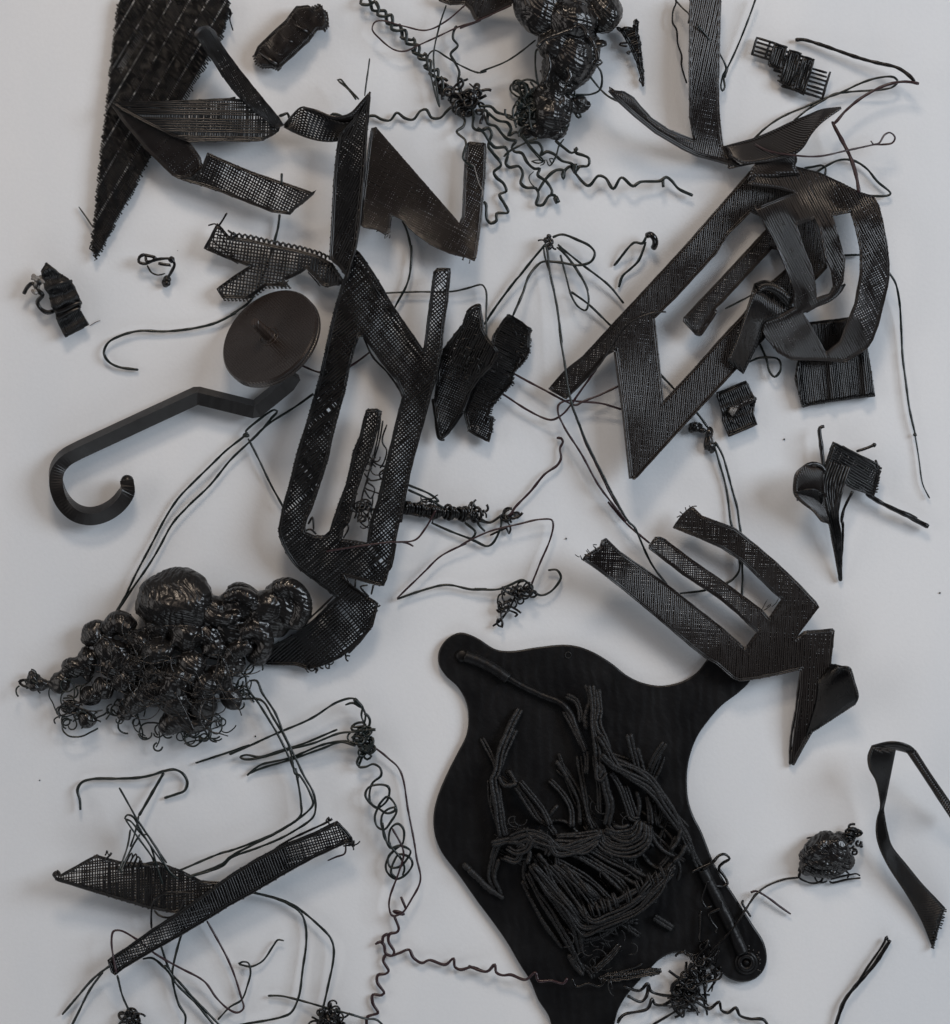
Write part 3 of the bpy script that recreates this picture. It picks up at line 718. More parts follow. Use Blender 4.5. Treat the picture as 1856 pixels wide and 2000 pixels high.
# =================================================================== plume (long vertical ribbon with wing)
T = Thing('winged_ribbon', 'tall brown-black ribbon entering at the top and sweeping into a sharp curved wing', 'printed letter', G_S)
Pp = ("n:1347,-14 1345,136 1346,230 1353,270 1334,263 1307,252 1274,230 1252,206 1239,190 1220,178 1201,176 1189,167 1190,178 1206,196 1239,226 1280,259 1334,291 1361,304 1400,314 1431,323 1451,325 1440,316 1425,303 1414,285 1410,258 1406,217 1405,163 1407,81 1410,-14")
sheet(T, Pp, z=[(1378, -10, 40), (1375, 120, 48), (1376, 220, 40), (1380, 270, 30), (1410, 300, 26), (1450, 324, 30), (1340, 277, 46), (1280, 245, 72), (1240, 205, 92), (1195, 172, 104)], ang=12, sp=3.9, th=5, m='pla2', op=[(1380, 240, .28), (1370, 100, .05), (1390, 20, .05), (1250, 215, .05)], rims=2, rr=1.7)
b = T.part('lower_edge', 'pla2'); b.tube(lin(q('n:1190,178,98 1206,196,90 1239,226,76 1280,259,62 1334,291,44 1361,304,34 1400,314,26 1431,323,26'), 6), 2.2, 6, rz=6)
T.strand('03:240,1090 270,1160 245,1205 340,1190 420,1175', 2.2, 'pla2', 30, name='frayed_strand')
T.done()

# =================================================================== woven wedge, upper left
T = Thing('woven_wedge', 'long black woven wedge with dotted seams, tapering to a point at upper left', 'woven scrap', G_S)
Vp = '00:870,-20 845,55 820,250 800,430 785,600 765,760 740,980 720,1150 705,1330 690,1460 672,1640 655,1760 684,1880 740,1790 800,1680 880,1520 945,1420 1000,1300 1060,1190 1105,1090 1190,960 1290,800 1350,700 1410,600 1475,490 1520,420 1590,300 1625,200 1660,60 1650,-20'
hole = q('00:1010,205 1035,260 960,400 900,495 850,480 880,420 940,330')[:, :2]
Pv = q(Vp)[:, :2]; hz = idw([(230, 60, 14), (420, 60, 22), (350, 200, 18), (190, 480, 12), (250, 330, 16)])
b = T.part('along_infill', 'ink', kind='stuff'); b2 = T.part('cross_infill', 'ink', kind='stuff'); bs = T.part('slit_light_dashes', 'slit_light', kind='stuff')  # last part: added pale dashes painting the brightness of the wedge's slits
ang = math.degrees(math.atan2(590, -350)); k = 0
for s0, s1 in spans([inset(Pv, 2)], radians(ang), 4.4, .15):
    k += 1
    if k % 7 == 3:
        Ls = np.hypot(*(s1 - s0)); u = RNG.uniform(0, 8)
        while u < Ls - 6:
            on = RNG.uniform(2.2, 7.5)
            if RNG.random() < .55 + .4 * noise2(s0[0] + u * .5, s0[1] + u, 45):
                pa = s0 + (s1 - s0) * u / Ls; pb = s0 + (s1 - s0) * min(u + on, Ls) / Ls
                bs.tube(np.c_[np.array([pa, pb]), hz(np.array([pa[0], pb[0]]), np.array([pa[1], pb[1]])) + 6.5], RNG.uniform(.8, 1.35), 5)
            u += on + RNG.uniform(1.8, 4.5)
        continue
    n = max(2, int(np.hypot(*(s1 - s0)) / 6)); t = np.linspace(0, 1, n)[:, None]; xy = s0 * (1 - t) + s1 * t
    keep = ~inside(hole, xy[:, 0], xy[:, 1]); sgn = np.split(np.arange(n), np.where(np.diff(keep.astype(int)))[0] + 1)
    for g in sgn:
        if len(g) > 1 and keep[g[0]]:
            p = xy[g]; b.tube(np.c_[p, hz(p[:, 0], p[:, 1]) + 2 + .8 * np.sin(k * 1.7)], 2.65, 5)
for s0, s1 in spans([Pv], radians(ang - 72), 4.1, .5):
    d = (s1 - s0) / np.hypot(*(s1 - s0)); s0 = s0 - d * RNG.uniform(-2, 4.0); s1 = s1 + d * RNG.uniform(-2, 4.0)
    n = max(2, int(np.hypot(*(s1 - s0)) / 5)); t = np.linspace(0, 1, n)[:, None]; xy = s0 * (1 - t) + s1 * t
    if inside(hole, *xy[n // 2]) and RNG.random() < .66: continue
    o = noise2(xy[:, 0], xy[:, 1], 22)
    b2.tube(np.c_[xy, hz(xy[:, 0], xy[:, 1]) + 4 + .9 * np.sin(np.arange(n) * .9 + RNG.uniform(0, 9))], np.clip(1.72 + .32 * o, 1.3, 2.1), 5)
T.strand('00:570,1490 605,1540 670,1640', 1.5, 'green', (8, 14)); T.strand('00:690,1770 660,1760 645,1790 665,1805 690,1790', 1.6, 'ink', 14)
T.strand('00:1620,30 1665,90 1655,130 1680,220', 1.5, 'ink', 18); T.strand('00:1640,80 1670,95 1650,110', 3, 'ink', 18); T.done()

# =================================================================== K shaped lattice letter, upper left
T = Thing('lattice_letter', 'K shaped lattice letter with a long blue-grey arm, crossing the woven wedge', 'printed letter', G_S)
sheet(T, "n:217,206 232,203 300,222 345,250 372,279 393,308 398,330 372,346 350,350 336,343 285,293 244,244", z=[(217, 204, 40), (300, 250, 44), (350, 340, 40), (390, 310, 42)], ang=48, sp=4.6, th=5, m='pla2', op=[(260, 235, 0), (360, 300, .15), (365, 335, .3)], rr=1.7, name='diagonal_infill', rimname='diagonal_rim')
sheet(T, "n:217,199 292,198 367,195 447,191 478,194 520,220 550,241 545,256 533,265 515,275 485,278 450,277 405,277 370,279 335,266 285,241 240,217", z=[(220, 202, 46), (330, 235, 58), (340, 200, 60), (430, 240, 52), (430, 195, 60), (500, 270, 50), (500, 220, 58), (545, 245, 46)], ang=91, sp=4.7, th=5, m='pla',
      op=[(250, 210, 0), (320, 240, .1), (360, 198, .5), (430, 200, .75), (400, 240, .3), (440, 265, .35), (490, 235, .5), (510, 255, .55), (540, 245, .2)], rr=1.6, jit=.9, rough_edge=.8, name='band_infill', rimname='band_rim', skip=lambda xy, ly: ly == 1 and RNG.random() < .07)
sheet(T, "n:405,297 450,317 491,334 550,354 586,366 610,375 619,370 613,380 591,399 577,409 567,420 531,415 485,397 434,377 393,363 350,350 374,344 394,328", z=[(360, 348, 42), (420, 335, 48), (520, 370, 50), (615, 372, 70), (570, 415, 42)], ang=30, sp=5.6, th=4.5, m='pla', cross=84, op=[(375, 345, .2), (400, 325, .6), (460, 350, .9), (550, 385, .9), (600, 380, .65)], rr=1.7, name='strip_infill', rimname='strip_rim')
sheet(T, "n:378,66 388,54 404,49 419,58 434,87 465,130 500,174 543,226 556,245 541,251 515,233 490,214 463,187 440,158 412,115", z=[(380, 66, 98), (425, 66, 72), (412, 118, 92), (455, 115, 66), (450, 170, 84), (490, 160, 60), (490, 212, 74), (550, 244, 54)], ang=-30, sp=3.8, th=6, m='pla', op=[(410, 90, 0), (500, 200, .1), (545, 240, .1)], rr=1.8, name='arm_infill', rimname='arm_rim')
T.strand('00:1370,762 1500,768 1640,752 1720,745', 1.3, 'pla', 58, name='stray_strand'); T.strand('00:1380,735 1500,720 1640,712 1700,700', 1.8, 'pla', 58, name='stray_strand')
T.done()

# =================================================================== tall stem
T = Thing('slanted_stem', 'tall narrow stem with diagonal hatching and a lattice ribbon curling off its upper end', 'printed letter', G_S)
sheet(T, 'n:724,179 721,236 716,280 711,352 705,407 698,475 694,495 679,546 672,535 660,520 650,512 643,502 647,434 651,353 656,300 662,262 690,232 700,205', z=[(724, 180, 96), (715, 230, 78), (690, 260, 66), (680, 350, 58), (670, 450, 56), (678, 540, 62)], ang=38, sp=5.0, th=7, m='pla',
      op=[(715, 220, .45), (690, 260, .25), (660, 300, .2), (680, 400, .22), (670, 470, .22), (700, 300, .3)], cross=78, rims=2, rr=1.9)
ribbon(T, '01:390,900,48 440,840,58 520,772,76 610,805,74 720,850,68 830,885,66 890,860,68', '01:388,912,46 460,950,50 560,990,52 680,1015,54 780,1010,58 830,985,60 880,950,62', sp=5.8, m='pla', op=(.85, .9, .8, .5, .2), name='ribbon')
ribbon(T, '01:520,772,76 620,795,84 720,835,86 800,840,88 870,815,92 940,740,96 1010,662,98', '01:540,790,70 620,815,66 720,850,66 800,868,66 880,870,68 950,800,78 1000,720,84', sp=4.2, m='pla2', name='ribbon_back')
T.strand('01:905,720 850,645 790,590 775,575 795,570 830,610 925,715', 1.9, 'green', (60, 52, 60)); T.strand('01:970,690 985,560 1002,422', 1.7, 'green', (70, 60))
b = T.part('fold_edge', 'pla'); b.tube(lin(q('01:1005,700,90 985,900,80 960,1300,68 935,1600,66 905,1780,66|11:870,130,68 845,240,66'), 6), 2.2, 6, rz=5)
T.done()

# =================================================================== big Y with fork
T = Thing('forked_letter', 'tallest black lattice letter, Y shaped with a three-pronged lower fork and arched foot', 'printed letter', G_S)
Yp = ("n:680,520 697,486 710,502 737,542 770,599 802,645 826,680 828,675 835,616 843,556 846,531 854,523 881,523 881,534 876,588 869,632 865,675 857,724 843,773 835,805 821,854 805,914 794,968 786,1019 781,1022 773,1061 762,1110 756,1132 750,1145 737,1144 694,1132 680,1128 "
      "688,1143 740,1178 737,1191 729,1224 716,1240 694,1265 667,1284 640,1297 618,1305 599,1308 588,1303 577,1300 531,1299 508,1297 510,1275 523,1265 577,1237 602,1218 626,1196 655,1167 640,1154 602,1126 577,1107 558,1080 545,1050 543,1034 546,1019 550,995 564,946 580,881 599,822 613,773 625,729 640,659 651,610 665,561")
Yh = ("n:703,657 694,681 683,724 675,765 664,803 652,849 642,898 623,957 610,995 602,1010 597,1029 598,1038 613,1045 634,1045 643,1037 651,1012 659,988 675,946 685,903 689,881 702,851 708,824 714,803 718,798 737,798 747,803 743,824 735,854 721,900 710,925 699,957 691,995 683,1020 672,1034 669,1052 "
      "716,1059 722,1020 737,976 748,925 762,868 773,822 784,778 786,773 773,743 748,713 721,675 710,659")
Yz = [(690, 500, 44), (760, 620, 44), (870, 530, 46), (850, 700, 48), (650, 700, 52), (600, 880, 58), (550, 1030, 56), (820, 850, 46), (770, 1050, 42), (725, 810, 56), (680, 950, 54), (620, 1090, 46), (700, 1160, 36), (740, 1180, 40), (700, 1250, 34), (600, 1300, 18), (520, 1285, 10)]
sheet(T, Yp, [Yh], z=Yz, ang=50, sp=5.5, th=6, m='ink', cross=90, rough_edge=.5, skip=lambda xy, ly: RNG.random() < (.12 if xy[:, 1].mean() > 1165 else .02),
      op=[(690, 510, .5), (720, 560, .55), (760, 620, .85), (800, 680, .75), (720, 600, .55), (830, 740, .25), (865, 540, .95), (850, 620, .9), (845, 700, .5), (660, 620, 0), (640, 720, 0), (605, 830, .25), (650, 800, .25), (635, 800, 0), (570, 960, .45), (605, 930, 0), (590, 900, 0), (640, 860, .55), (555, 1040, .45), (600, 1080, .4), (640, 1120, .5),
          (725, 830, .6), (690, 930, .5), (650, 1040, .35), (800, 870, .62), (775, 960, .62), (760, 1050, .7), (740, 1110, .4), (690, 1090, .5), (690, 1160, .15), (682, 1195, 1.0), (650, 1225, .35), (705, 1215, .5), (665, 1260, .6), (620, 1275, .25), (560, 1270, .1)], rims=2, rr=1.9)
for s, zz in (('11:905,90 1000,230 1100,390 1240,590 1395,790', 50), ('11:930,120 1060,360 1180,560 1380,840', 48), ('11:960,660 1030,800 1120,900 1220,1040 1245,1100', 48),
              ('21:745,680 650,770 560,850 510,900', 34), ('21:780,700 720,790 620,850', 36), ('21:1190,300 1160,470 1140,500', 44), ('21:1060,780 1010,850 990,930 940,1000 850,1090', 36),
              ('21:830,120 850,190 815,265', 50), ('21:560,160 590,110 600,200', 52), ('21:535,210 580,200 620,235', 52), ('21:800,540 870,600 980,680', 44), ('21:905,560 900,620', 42), ('21:1030,600 1015,670', 42), ('21:990,600 940,610 970,650 1000,680', 42)):
    T.strand(s, 2.1, 'ink', zz, name='loose_strand')
T.strand('21:690,360 900,322 1120,295 1330,275 1400,200 1480,60', 2.0, 'purple', (56, 60, 52, 44), name='loose_strand'); T.strand('21:1230,290 1280,300 1320,322', 2.0, 'purple', 52, name='loose_strand')
for s in ('11:1085,1250 1040,1480 980,1700 950,1800 920,1990', '11:1100,1260 1065,1440 1010,1620', '11:1130,1290 1095,1390 1100,1430 1125,1470 1105,1560 1080,1600', '11:1000,1510 1050,1570 1110,1590 1150,1560', '11:1110,1610 1075,1640 1080,1670 1110,1690', '11:965,1640 1010,1690 1090,1680', '11:1000,1670 970,1740 1030,1770 1090,1790', '11:1030,1800 1020,1880 980,1950', '11:940,1830 960,1920 1010,1960', '21:915,0 915,110 960,170 1005,190', '21:930,130 970,100 1020,130', '11:960,1750 1010,1820 1040,1750 980,1700'):
    T.strand(s, 1.7, 'ink', 50, name='inner_thread')
b = T.part('inner_curls', 'ink', kind='stuff'); p = q('11:975,1890')[0]
curl(b, p[0], p[1], 50, 12, 60, 7, 1.5, .13, 6); p = q('11:1030,1560')[0]; curl(b, p[0], p[1], 50, 5, 40, 7, 1.4, .1, 6)
b = T.part('frayed_edge', 'ink', kind='stuff')
for x, y in ((600, 1306), (612, 1305), (626, 1302), (640, 1298), (675, 1284), (740, 1146), (735, 1180)): curl(b, x, y - 2, 26, 3, 14, 1.5, 1.5, .14, 2)
T.done()

# =================================================================== N
T = Thing('folded_letter', 'N shaped brown-black letter whose lower edge curls up and glints bronze', 'printed letter', G_S)
sheet(T, 'n:725,250 735,247 741,255 897,434 902,423 907,315 911,282 914,278 917,276 949,279 951,288 949,339 941,434 932,496 928,511 911,504 878,496 843,480 816,461 797,445 786,431 773,423 766,423 762,455 754,459 737,450 710,445 703,439 708,380 716,312 721,271',
      z=[(730, 255, 24), (720, 340, 30), (712, 400, 34), (710, 442, 56), (757, 456, 58), (770, 425, 34), (800, 360, 28), (860, 420, 30), (830, 465, 52), (880, 494, 62), (928, 508, 58), (905, 470, 40), (930, 400, 30), (930, 285, 30)], ang=-62, sp=4.1, th=5, m='pla2', flat=.7,
      op=[(930, 330, .42), (920, 420, .42), (780, 330, .05), (740, 440, .3), (890, 490, .3), (850, 450, .1)], rims=2, rr=1.7, rough_edge=.4)
T.strand('02:45,1180 90,1190 110,1250 130,1320 160,1380 150,1420', .9, 'silver', 42, name='whisker')
b = T.part('frayed_edge', 'pla2', kind='stuff')
for x, y, zz in ((760, 459, 58), (752, 460, 58), (740, 453, 57), (866, 492, 60), (885, 499, 62), (905, 506, 60), (920, 510, 58)): curl(b, x, y - 2, zz, 3, 8, 1.5, 1.0, .05, 1, ang=1.6)
T.done()

# =================================================================== net scrap
T = Thing('net_scrap', 'open black net scrap with forked end and beaded upper edge, beside the slanted stem', 'net scrap', G_S)
sheet(T, 'n:424,434 436,446 447,460 456,462 490,467 531,477 586,488 624,499 651,515 672,548 667,556 640,561 629,558 613,540 599,526 588,534 558,548 566,561 545,560 520,559 504,572 485,584 472,584 434,583 422,564 450,543 477,525 485,520 461,512 434,502 398,486', z=[(410, 460, 36), (470, 490, 28), (430, 570, 24), (540, 510, 30), (660, 550, 42)], ang=8, sp=6.3, th=4, m='pla', op=[(420, 460, 1), (480, 490, .8), (540, 520, .85), (450, 565, .75), (620, 530, .3), (660, 545, 0)], rims=2, rr=1.8)
b = T.part('edge_loops', 'pla', kind='stuff')
for i, (x, y, _) in enumerate(lin(np.c_[q('n:456,459 490,464 531,474 586,485 624,496 640,504')[:, :2], np.zeros(6)], 11.0)):
    b.tube(np.array([(x - 4.5, y + 3, 31), (x - 3.5, y - 2, 33), (x, y - 4.5, 34), (x + 3.5, y - 2, 33), (x + 4.5, y + 3, 31)]), 2.3, 6)
for i, (x, y, _) in enumerate(lin(np.c_[q('n:567,561 520,561 504,574 485,586 440,585')[:, :2], np.zeros(5)], 8.0)):
    b.tube(np.array([(x - 3, y - 3, 26), (x - 1, y + 2, 27), (x + 2, y + 1, 27)]), 1.8, 5)
T.strand('00:1635,1535 1590,1610 1565,1640 1470,1790', 2.2, 'pla', 38); T.strand('00:1500,1625 1550,1612 1570,1625', 1.8, 'pla', 38); T.strand('00:1640,1660 1690,1700 1660,1720', 2.2, 'pla', 36)
for s in ('00:1580,1650 1640,1700 1680,1790', '00:1560,1680 1620,1740 1650,1810', '00:1530,1730 1600,1790 1700,1850', '00:1500,1770 1600,1830 1720,1900', '11:400,245 480,190 545,165', '11:330,275 400,260 425,300', '11:560,190 600,230 650,290', '11:420,250 370,290'): T.strand(s, 1.5, 'pla', 34, name='loose_strand')
T.done()

# =================================================================== hook with disc
T = Thing('hooked_rod', 'brown-black disc with a stub on a stepped square rod ending in a hook', 'printed rod', G_S)
hk = q('n:248,938 249,957 233,982 206,1001 176,1008 146,1000 122,976 110,941 113,914 127,895 148,882'); hk[:, 2] = 30
hc = catmull(hk, 5)
rod = np.vstack([lin(q('n:148,882,30 384,772.5,30'), 14)[1:], lin(q('n:387,772.5,30 497,799.5,30'), 14), lin(q('n:501,799,30 562,749,34 574,731,40'), 14)])
T.part('rod', 'rod', smooth=False).tube(np.vstack([hc[:-1], rod]), 13.2, 4, square=True, up=(0.14, -0.50, 0.85))
bead(T, 248.5, 940, 30, 13, 13, 12, m='rod', lump=.02, name='rounded_tip', n=3)
nn = np.array([-0.5, -0.5, 0.707]); c0 = np.array([530, 661, 88.0])
e1 = np.array([.7071, -.7071, 0]); e2 = np.cross(nn, e1)
def disc_pts(R, h, n=72):
    a = np.linspace(0, 2 * pi, n + 1)[:-1]
    return c0 + nn * h + R * (np.cos(a)[:, None] * e1 + np.sin(a)[:, None] * e2)
def lathe(b, prof, n=72):
    V = np.vstack([disc_pts(R, h, n) for R, h in prof]); F = []
    for k in range(len(prof) - 1):
        for i in range(n):
            j = (i + 1) % n; F.append((k * n + i, k * n + j, (k + 1) * n + j, (k + 1) * n + i))
    F.append(tuple(range(n))[::-1]); F.append(tuple((len(prof) - 1) * n + i for i in range(n)))
    b.add(world(V), F)
lathe(T.part('disc', 'turned', smooth=False), [(100, -13), (106, -10), (106, -3.5), (103.5, -2), (106, -.5), (106, 5), (103, 8)])
b = T.part('stub', 'wood', smooth=False)
prof = [(15, 7), (11.5, 11), (10.5, 30), (9.5, 60), (8.0, 66)]
ns = 10; an = np.linspace(0, 2 * pi, ns + 1)[:-1]
V = np.vstack([c0 + nn * h + R_ * (np.cos(an)[:, None] * e1 + np.sin(an)[:, None] * e2) for R_, h in prof])
b.add(world(V), [(k * ns + i, k * ns + (i + 1) % ns, (k + 1) * ns + (i + 1) % ns, (k + 1) * ns + i) for k in range(len(prof) - 1) for i in range(ns)] + [tuple((len(prof) - 1) * ns + i for i in range(ns))])
a3 = np.linspace(0, 2 * pi, 22)[:-1]
T.part('collar', 'wood').tube(np.array([c0 + nn * 8.5 + 20 * (np.cos(x) * e1 + np.sin(x) * e2) for x in a3]), 1.3, 5, closed=True)
T.done()
# give the disc its own axis, so its brushed finish runs round it
import mathutils
for ch in T.obj.children:
    if ch.name.startswith('disc'):
        R_ = mathutils.Vector((nn[0], -nn[1], nn[2])).to_track_quat('Z', 'Y').to_matrix().to_4x4()
        cw = mathutils.Vector(world(c0[None])[0]) - T.obj.location
        Mx = mathutils.Matrix.Translation(cw) @ R_
        ch.data.transform(Mx.inverted()); ch.matrix_basis = Mx


# =================================================================== black folded chips in the middle
T = Thing('folded_cloth_scrap', 'matte black folded scrap with a torn lattice edge, in front of its twin', 'plastic scrap', G_S)
sheet(T, 'n:937,594 911,610 903,632 884,656 865,681 854,724 849,767 847,790 859,858 872,850 903,806 916,773 935,743 962,716 976,691 973,683 954,659 945,643', z=[(935, 597, 66), (870, 680, 30), (860, 850, 26), (970, 690, 72), (920, 720, 54), (905, 800, 34)], ang=25, sp=4.4, th=11, m='ink', rough_edge=1.2, op=[(865, 800, .75), (868, 840, .6), (860, 740, .6), (875, 760, .75), (930, 680, 0), (940, 610, .5), (905, 690, 0), (890, 800, .55), (920, 640, .2)], rims=2, rr=1.8, wr=(3, 40, .6))
b = T.part('surface_fuzz', 'ink', kind='stuff')
for _ in range(110):
    x_, y_ = RNG.uniform(868, 968), RNG.uniform(640, 760)
    if inside(q('n:940,625 905,655 880,690 872,740 885,800 930,742 970,690 955,660')[:, :2], x_, y_): curl(b, x_, y_, 70, 1, 12, 1, .9, .05, 3, zmin=52)
T.strand('11:1458,1100 1480,1250 1510,1390 1545,1400', 3.2, 'ink', (30, 24), name='edge_strand'); T.strand('11:1510,1395 1560,1360 1680,1190', 2.6, 'ink', (26, 36), name='edge_strand')
for s in ('11:1700,480 1740,440 1795,422 1805,470 1830,600', '11:1680,540 1720,480 1790,450'): T.strand(s, 2.2, 'pla', 64, name='edge_strand')
b = T.part('ragged_fibres', 'ink', kind='stuff')
for x, y in ((960, 668), (968, 680), (975, 690), (968, 705), (955, 720)): curl(b, x, y, 72, 8, 10, 4, .9, .06, 4, zmin=60)
T.done()
T = Thing('torn_cloth_scrap', 'matte black scrap with a ragged right edge and square corner, behind its folded twin', 'plastic scrap', G_S)
sheet(T, 'n:992,613 1002,616 1040,643 1036,654 1036,686 1025,705 1003,730 1002,748 981,770 960,797 956,811 965,814 962,843 956,865 949,862 914,843 906,805 927,751 957,683 962,656 981,626', z=[(1000, 620, 20), (1030, 660, 18), (960, 700, 30), (930, 800, 20), (950, 860, 14)], ang=-63, sp=4.2, th=13, m='ink', op=[(950, 845, .7), (1010, 650, 0), (960, 760, .15), (925, 820, .3)], rims=2, rr=1.8, rough_edge=1.2)
b = T.part('surface_fuzz', 'ink', kind='stuff')
for _ in range(110):
    x_, y_ = RNG.uniform(915, 1035), RNG.uniform(625, 820)
    if inside(q('n:992,622 1032,645 1030,690 1000,735 975,775 950,800 925,800 945,750 962,690')[:, :2], x_, y_): curl(b, x_, y_, 34, 1, 12, 1, .9, .05, 3, zmin=26)
b = T.part('ragged_fibres', 'ink', kind='stuff')
for x, y, _ in lin(q('n:1036,655 1036,686 1025,705 1003,730 1002,748 981,770 960,797 958,812 965,815 962,843', 0), 4): b.tube(np.array([(x - 6, y - 2, 22), (x + RNG.uniform(0, 4), y + RNG.uniform(-1, 3), 22)]), 1.5, 5)
T.strand('12:45,1340 80,1300 130,1310 110,1350', 1.0, 'silver', 26, name='whisker'); T.done()

# =================================================================== small chips
T = Thing('crumpled_scrap', 'crumpled blackish bar scrap with bronze creases, alone near the top left', 'plastic scrap', G_S)
sheet(T, '01:470,45 560,35 600,60 640,40 690,100 700,180 680,215 630,220 570,300 440,420 350,500 300,480 240,485 190,455 170,390 200,330 290,240 400,140', z=[(600, 30, 26), (560, 70, 40), (520, 110, 34), (500, 120, 16), (630, 50, 22)], ang=-40, sp=3.3, th=9, m='pla2', wr=(3.5, 28, 2.35), rr=1.8, lo=-3, rough_edge=.3)
b = T.part('ragged_fibres', 'pla2', kind='stuff')
for x, y, _ in lin(q('01:600,55 640,40 690,100 700,180 675,215', 0), 5): b.tube(np.array([(x - 3, y - 2, 22), (x + RNG.uniform(0, 3), y + RNG.uniform(-3, 3), 26), (x + 2, y + 3, 20)]), 2.2, 6)
for x, y, _ in lin(q('01:350,500 300,480 240,485 190,455 172,400', 0), 5): b.tube(np.array([(x + 4, y - 4, 20), (x + RNG.uniform(-1, 1), y + RNG.uniform(0, 2), 16), (x - 2, y + 2, 12)]), 2.2, 6)
for s, r in (('01:220,330 330,390 440,410', 3.4), ('01:250,285 370,340 480,375', 2.6), ('01:300,235 400,290 520,330', 3.2), ('01:200,370 300,440 370,470', 3.6), ('01:410,140 520,200 600,250', 2.4)): T.strand(s, r, 'pla2', (31, 45, 30), name='crease', wob=1.5)
T.done()

T = Thing('wrinkled_chip', 'black ridged chip with a silvery melted corner and a small wire, at the left edge', 'plastic scrap', G_S)
sheet(T, '10:335,115 295,180 320,310 350,350 370,440 400,480 405,530 470,665 645,570 580,460 590,410 540,290 490,230 440,200 425,190', z=[(95, 520, 36), (110, 560, 30), (125, 600, 26), (150, 650, 16)], ang=-27, sp=3.2, th=8, m='ink', wr=(5, 30, 1.1), rr=1.8, lo=-2, rough_edge=.8)
for k_ in range(9): bead(T, 72 + RNG.normal(0, 6), 546 + RNG.normal(0, 8), 32 + RNG.normal(0, 3), RNG.uniform(4, 7), RNG.uniform(5, 10), 4, RNG.uniform(0, 180), 'silver' if k_ % 3 else 'molten', .35, 'melted_corner', n=3)
T.strand('10:170,350 200,300 240,270 280,320 310,350 270,400 290,450 340,480 390,470', 4.4, 'pla', (22, 30, 24, 14), name='wire', wob=1.2)
b = T.part('ridge', 'pla'); b.tube(catmull(q('10:400,480,36 470,460,38 545,420,38 588,408,34'), 4), 4, 6)
b = T.part('ridge', 'pla'); b.tube(catmull(q('10:410,530,34 500,480,36 575,450,32'), 4), 3.4, 6)
b = T.part('ridge', 'pla'); b.tube(catmull(q('10:340,320,40 430,270,44 520,255,36'), 4), 3.4, 6); T.done()

T = Thing('peeled_chip', 'small black chip with a torn silvery flake peeling off it, under the forked letter', 'plastic scrap', G_S)
sheet(T, '13:375,965 155,1060 200,1210 200,1270 250,1380 460,1290 430,1210 440,1140 455,1095 430,1080', z=14, ang=-22, sp=4.2, th=7, m='ink', wr=(2.2, 26, 1.2), rr=2.4)
sheet(T, '13:255,1155 240,1200 275,1235 310,1210 330,1170 400,1140 450,1105 430,1090 360,1110 320,1140', z=[(1430, 795, 24), (1465, 780, 32)], ang=30, sp=3.6, th=3, m='pla2', name='flake', rimname='flake_edge', rims=1, rr=1.2)
sheet(T, '13:258,1160 245,1200 275,1228 300,1200 318,1165', z=27, ang=30, sp=3.0, th=2, m='silver', name='flake', rim=False)
b = T.part('crumbs', 'pla', kind='stuff'); curl(b, 1440, 810, 24, 26, 10, 10, 1.6, .12, 3, zmin=20); T.done()

T = Thing('top_edge_scrap', 'dark brown rounded scrap cut off by the top edge, left of the glossy lump', 'plastic scrap', G_S)
sheet(T, 'n:846,-12 858,2 880,10 906,9 918,20 926,38 933,42 955,33 1000,9 1014,-12', z=[(870, 0, 22), (930, 30, 34), (1000, 0, 40)], ang=20, sp=4.3, th=5, m='pla2'); T.done()

T = Thing('toothed_splinter', 'thin ragged black splinter with small side teeth, right of the glossy top lump', 'plastic scrap', G_S)
sheet(T, '02:1180,190 1240,195 1245,150 1265,130 1285,160 1280,240 1300,310 1310,430 1325,540 1310,575 1328,600 1312,628 1295,560 1260,440 1210,330 1160,240 1135,212', z=[(1240, 50, 26), (1255, 150, 10)], ang=70, sp=4.4, th=6, m='ink', rough_edge=1.5, wr=(3, 16, 1.2))
for s in ('02:1210,310 1150,315 1145,325 1200,335', '02:1230,370 1195,375 1215,390', '02:1170,210 1125,200 1150,230', '02:1255,180 1265,235 1282,280'): T.strand(s, 2.0, 'ink', 22, name='tooth')
T.done()

T = Thing('slatted_comb', 'small black comb of parallel slats with stepped sides, at the upper right', 'plastic scrap', G_S)
A0 = q('03:455,270')[0, :2]; dx = np.array([cos(radians(17)), sin(radians(17))]); dy = np.array([-dx[1], dx[0]])
rows = [(-2, 27, 112)] + [(0, 28 * 0, 0)] * 0
# each slat: start and end along the comb, offset across it
for i in range(10):
    off = 1 + i * 8.4
    st_ = [0, 0, 0, 0, -1, 36, 48, 60, 62, 72][i]; en = [62, 110, 116, 150, 153, 156, 156, 156, 156, 156][i]
    p0 = A0 + dx * st_ + dy * off; p1 = A0 + dx * en + dy * off
    T.strand(np.array([(p0[0], p0[1], 15), ((p0[0] + p1[0]) / 2, (p0[1] + p1[1]) / 2, 19), (p1[0], p1[1], 15)]), 2.4, 'ink', name='slat', wob=.4)
for a_, o0, o1 in ((0, -1, 37), (27, -1, 37), (156, 22, 80)):
    p0 = A0 + dx * a_ + dy * o0; p1 = A0 + dx * a_ + dy * o1
    T.strand(np.array([(p0[0], p0[1], 17), ((p0[0] + p1[0]) / 2, (p0[1] + p1[1]) / 2, 18), (p1[0], p1[1], 17)]), 2.6, 'ink', name='end_bar', wob=.6)
for a0_, a1_, o0, o1 in ((34, 62.5, 0, 52), (65.5, 93, 3, 78), (95.5, 121, 7, 83)):
    Pq = np.array([A0 + dx * a0_ + dy * o0, A0 + dx * a1_ + dy * o0, A0 + dx * a1_ + dy * o1, A0 + dx * a0_ + dy * (o1 - 6)])
    sheet(T, Pq, z=14, ang=17, sp=4.2, th=9, m='ink', rr=2.2, wr=(1.5, 8.4, 1.87))
T.done()

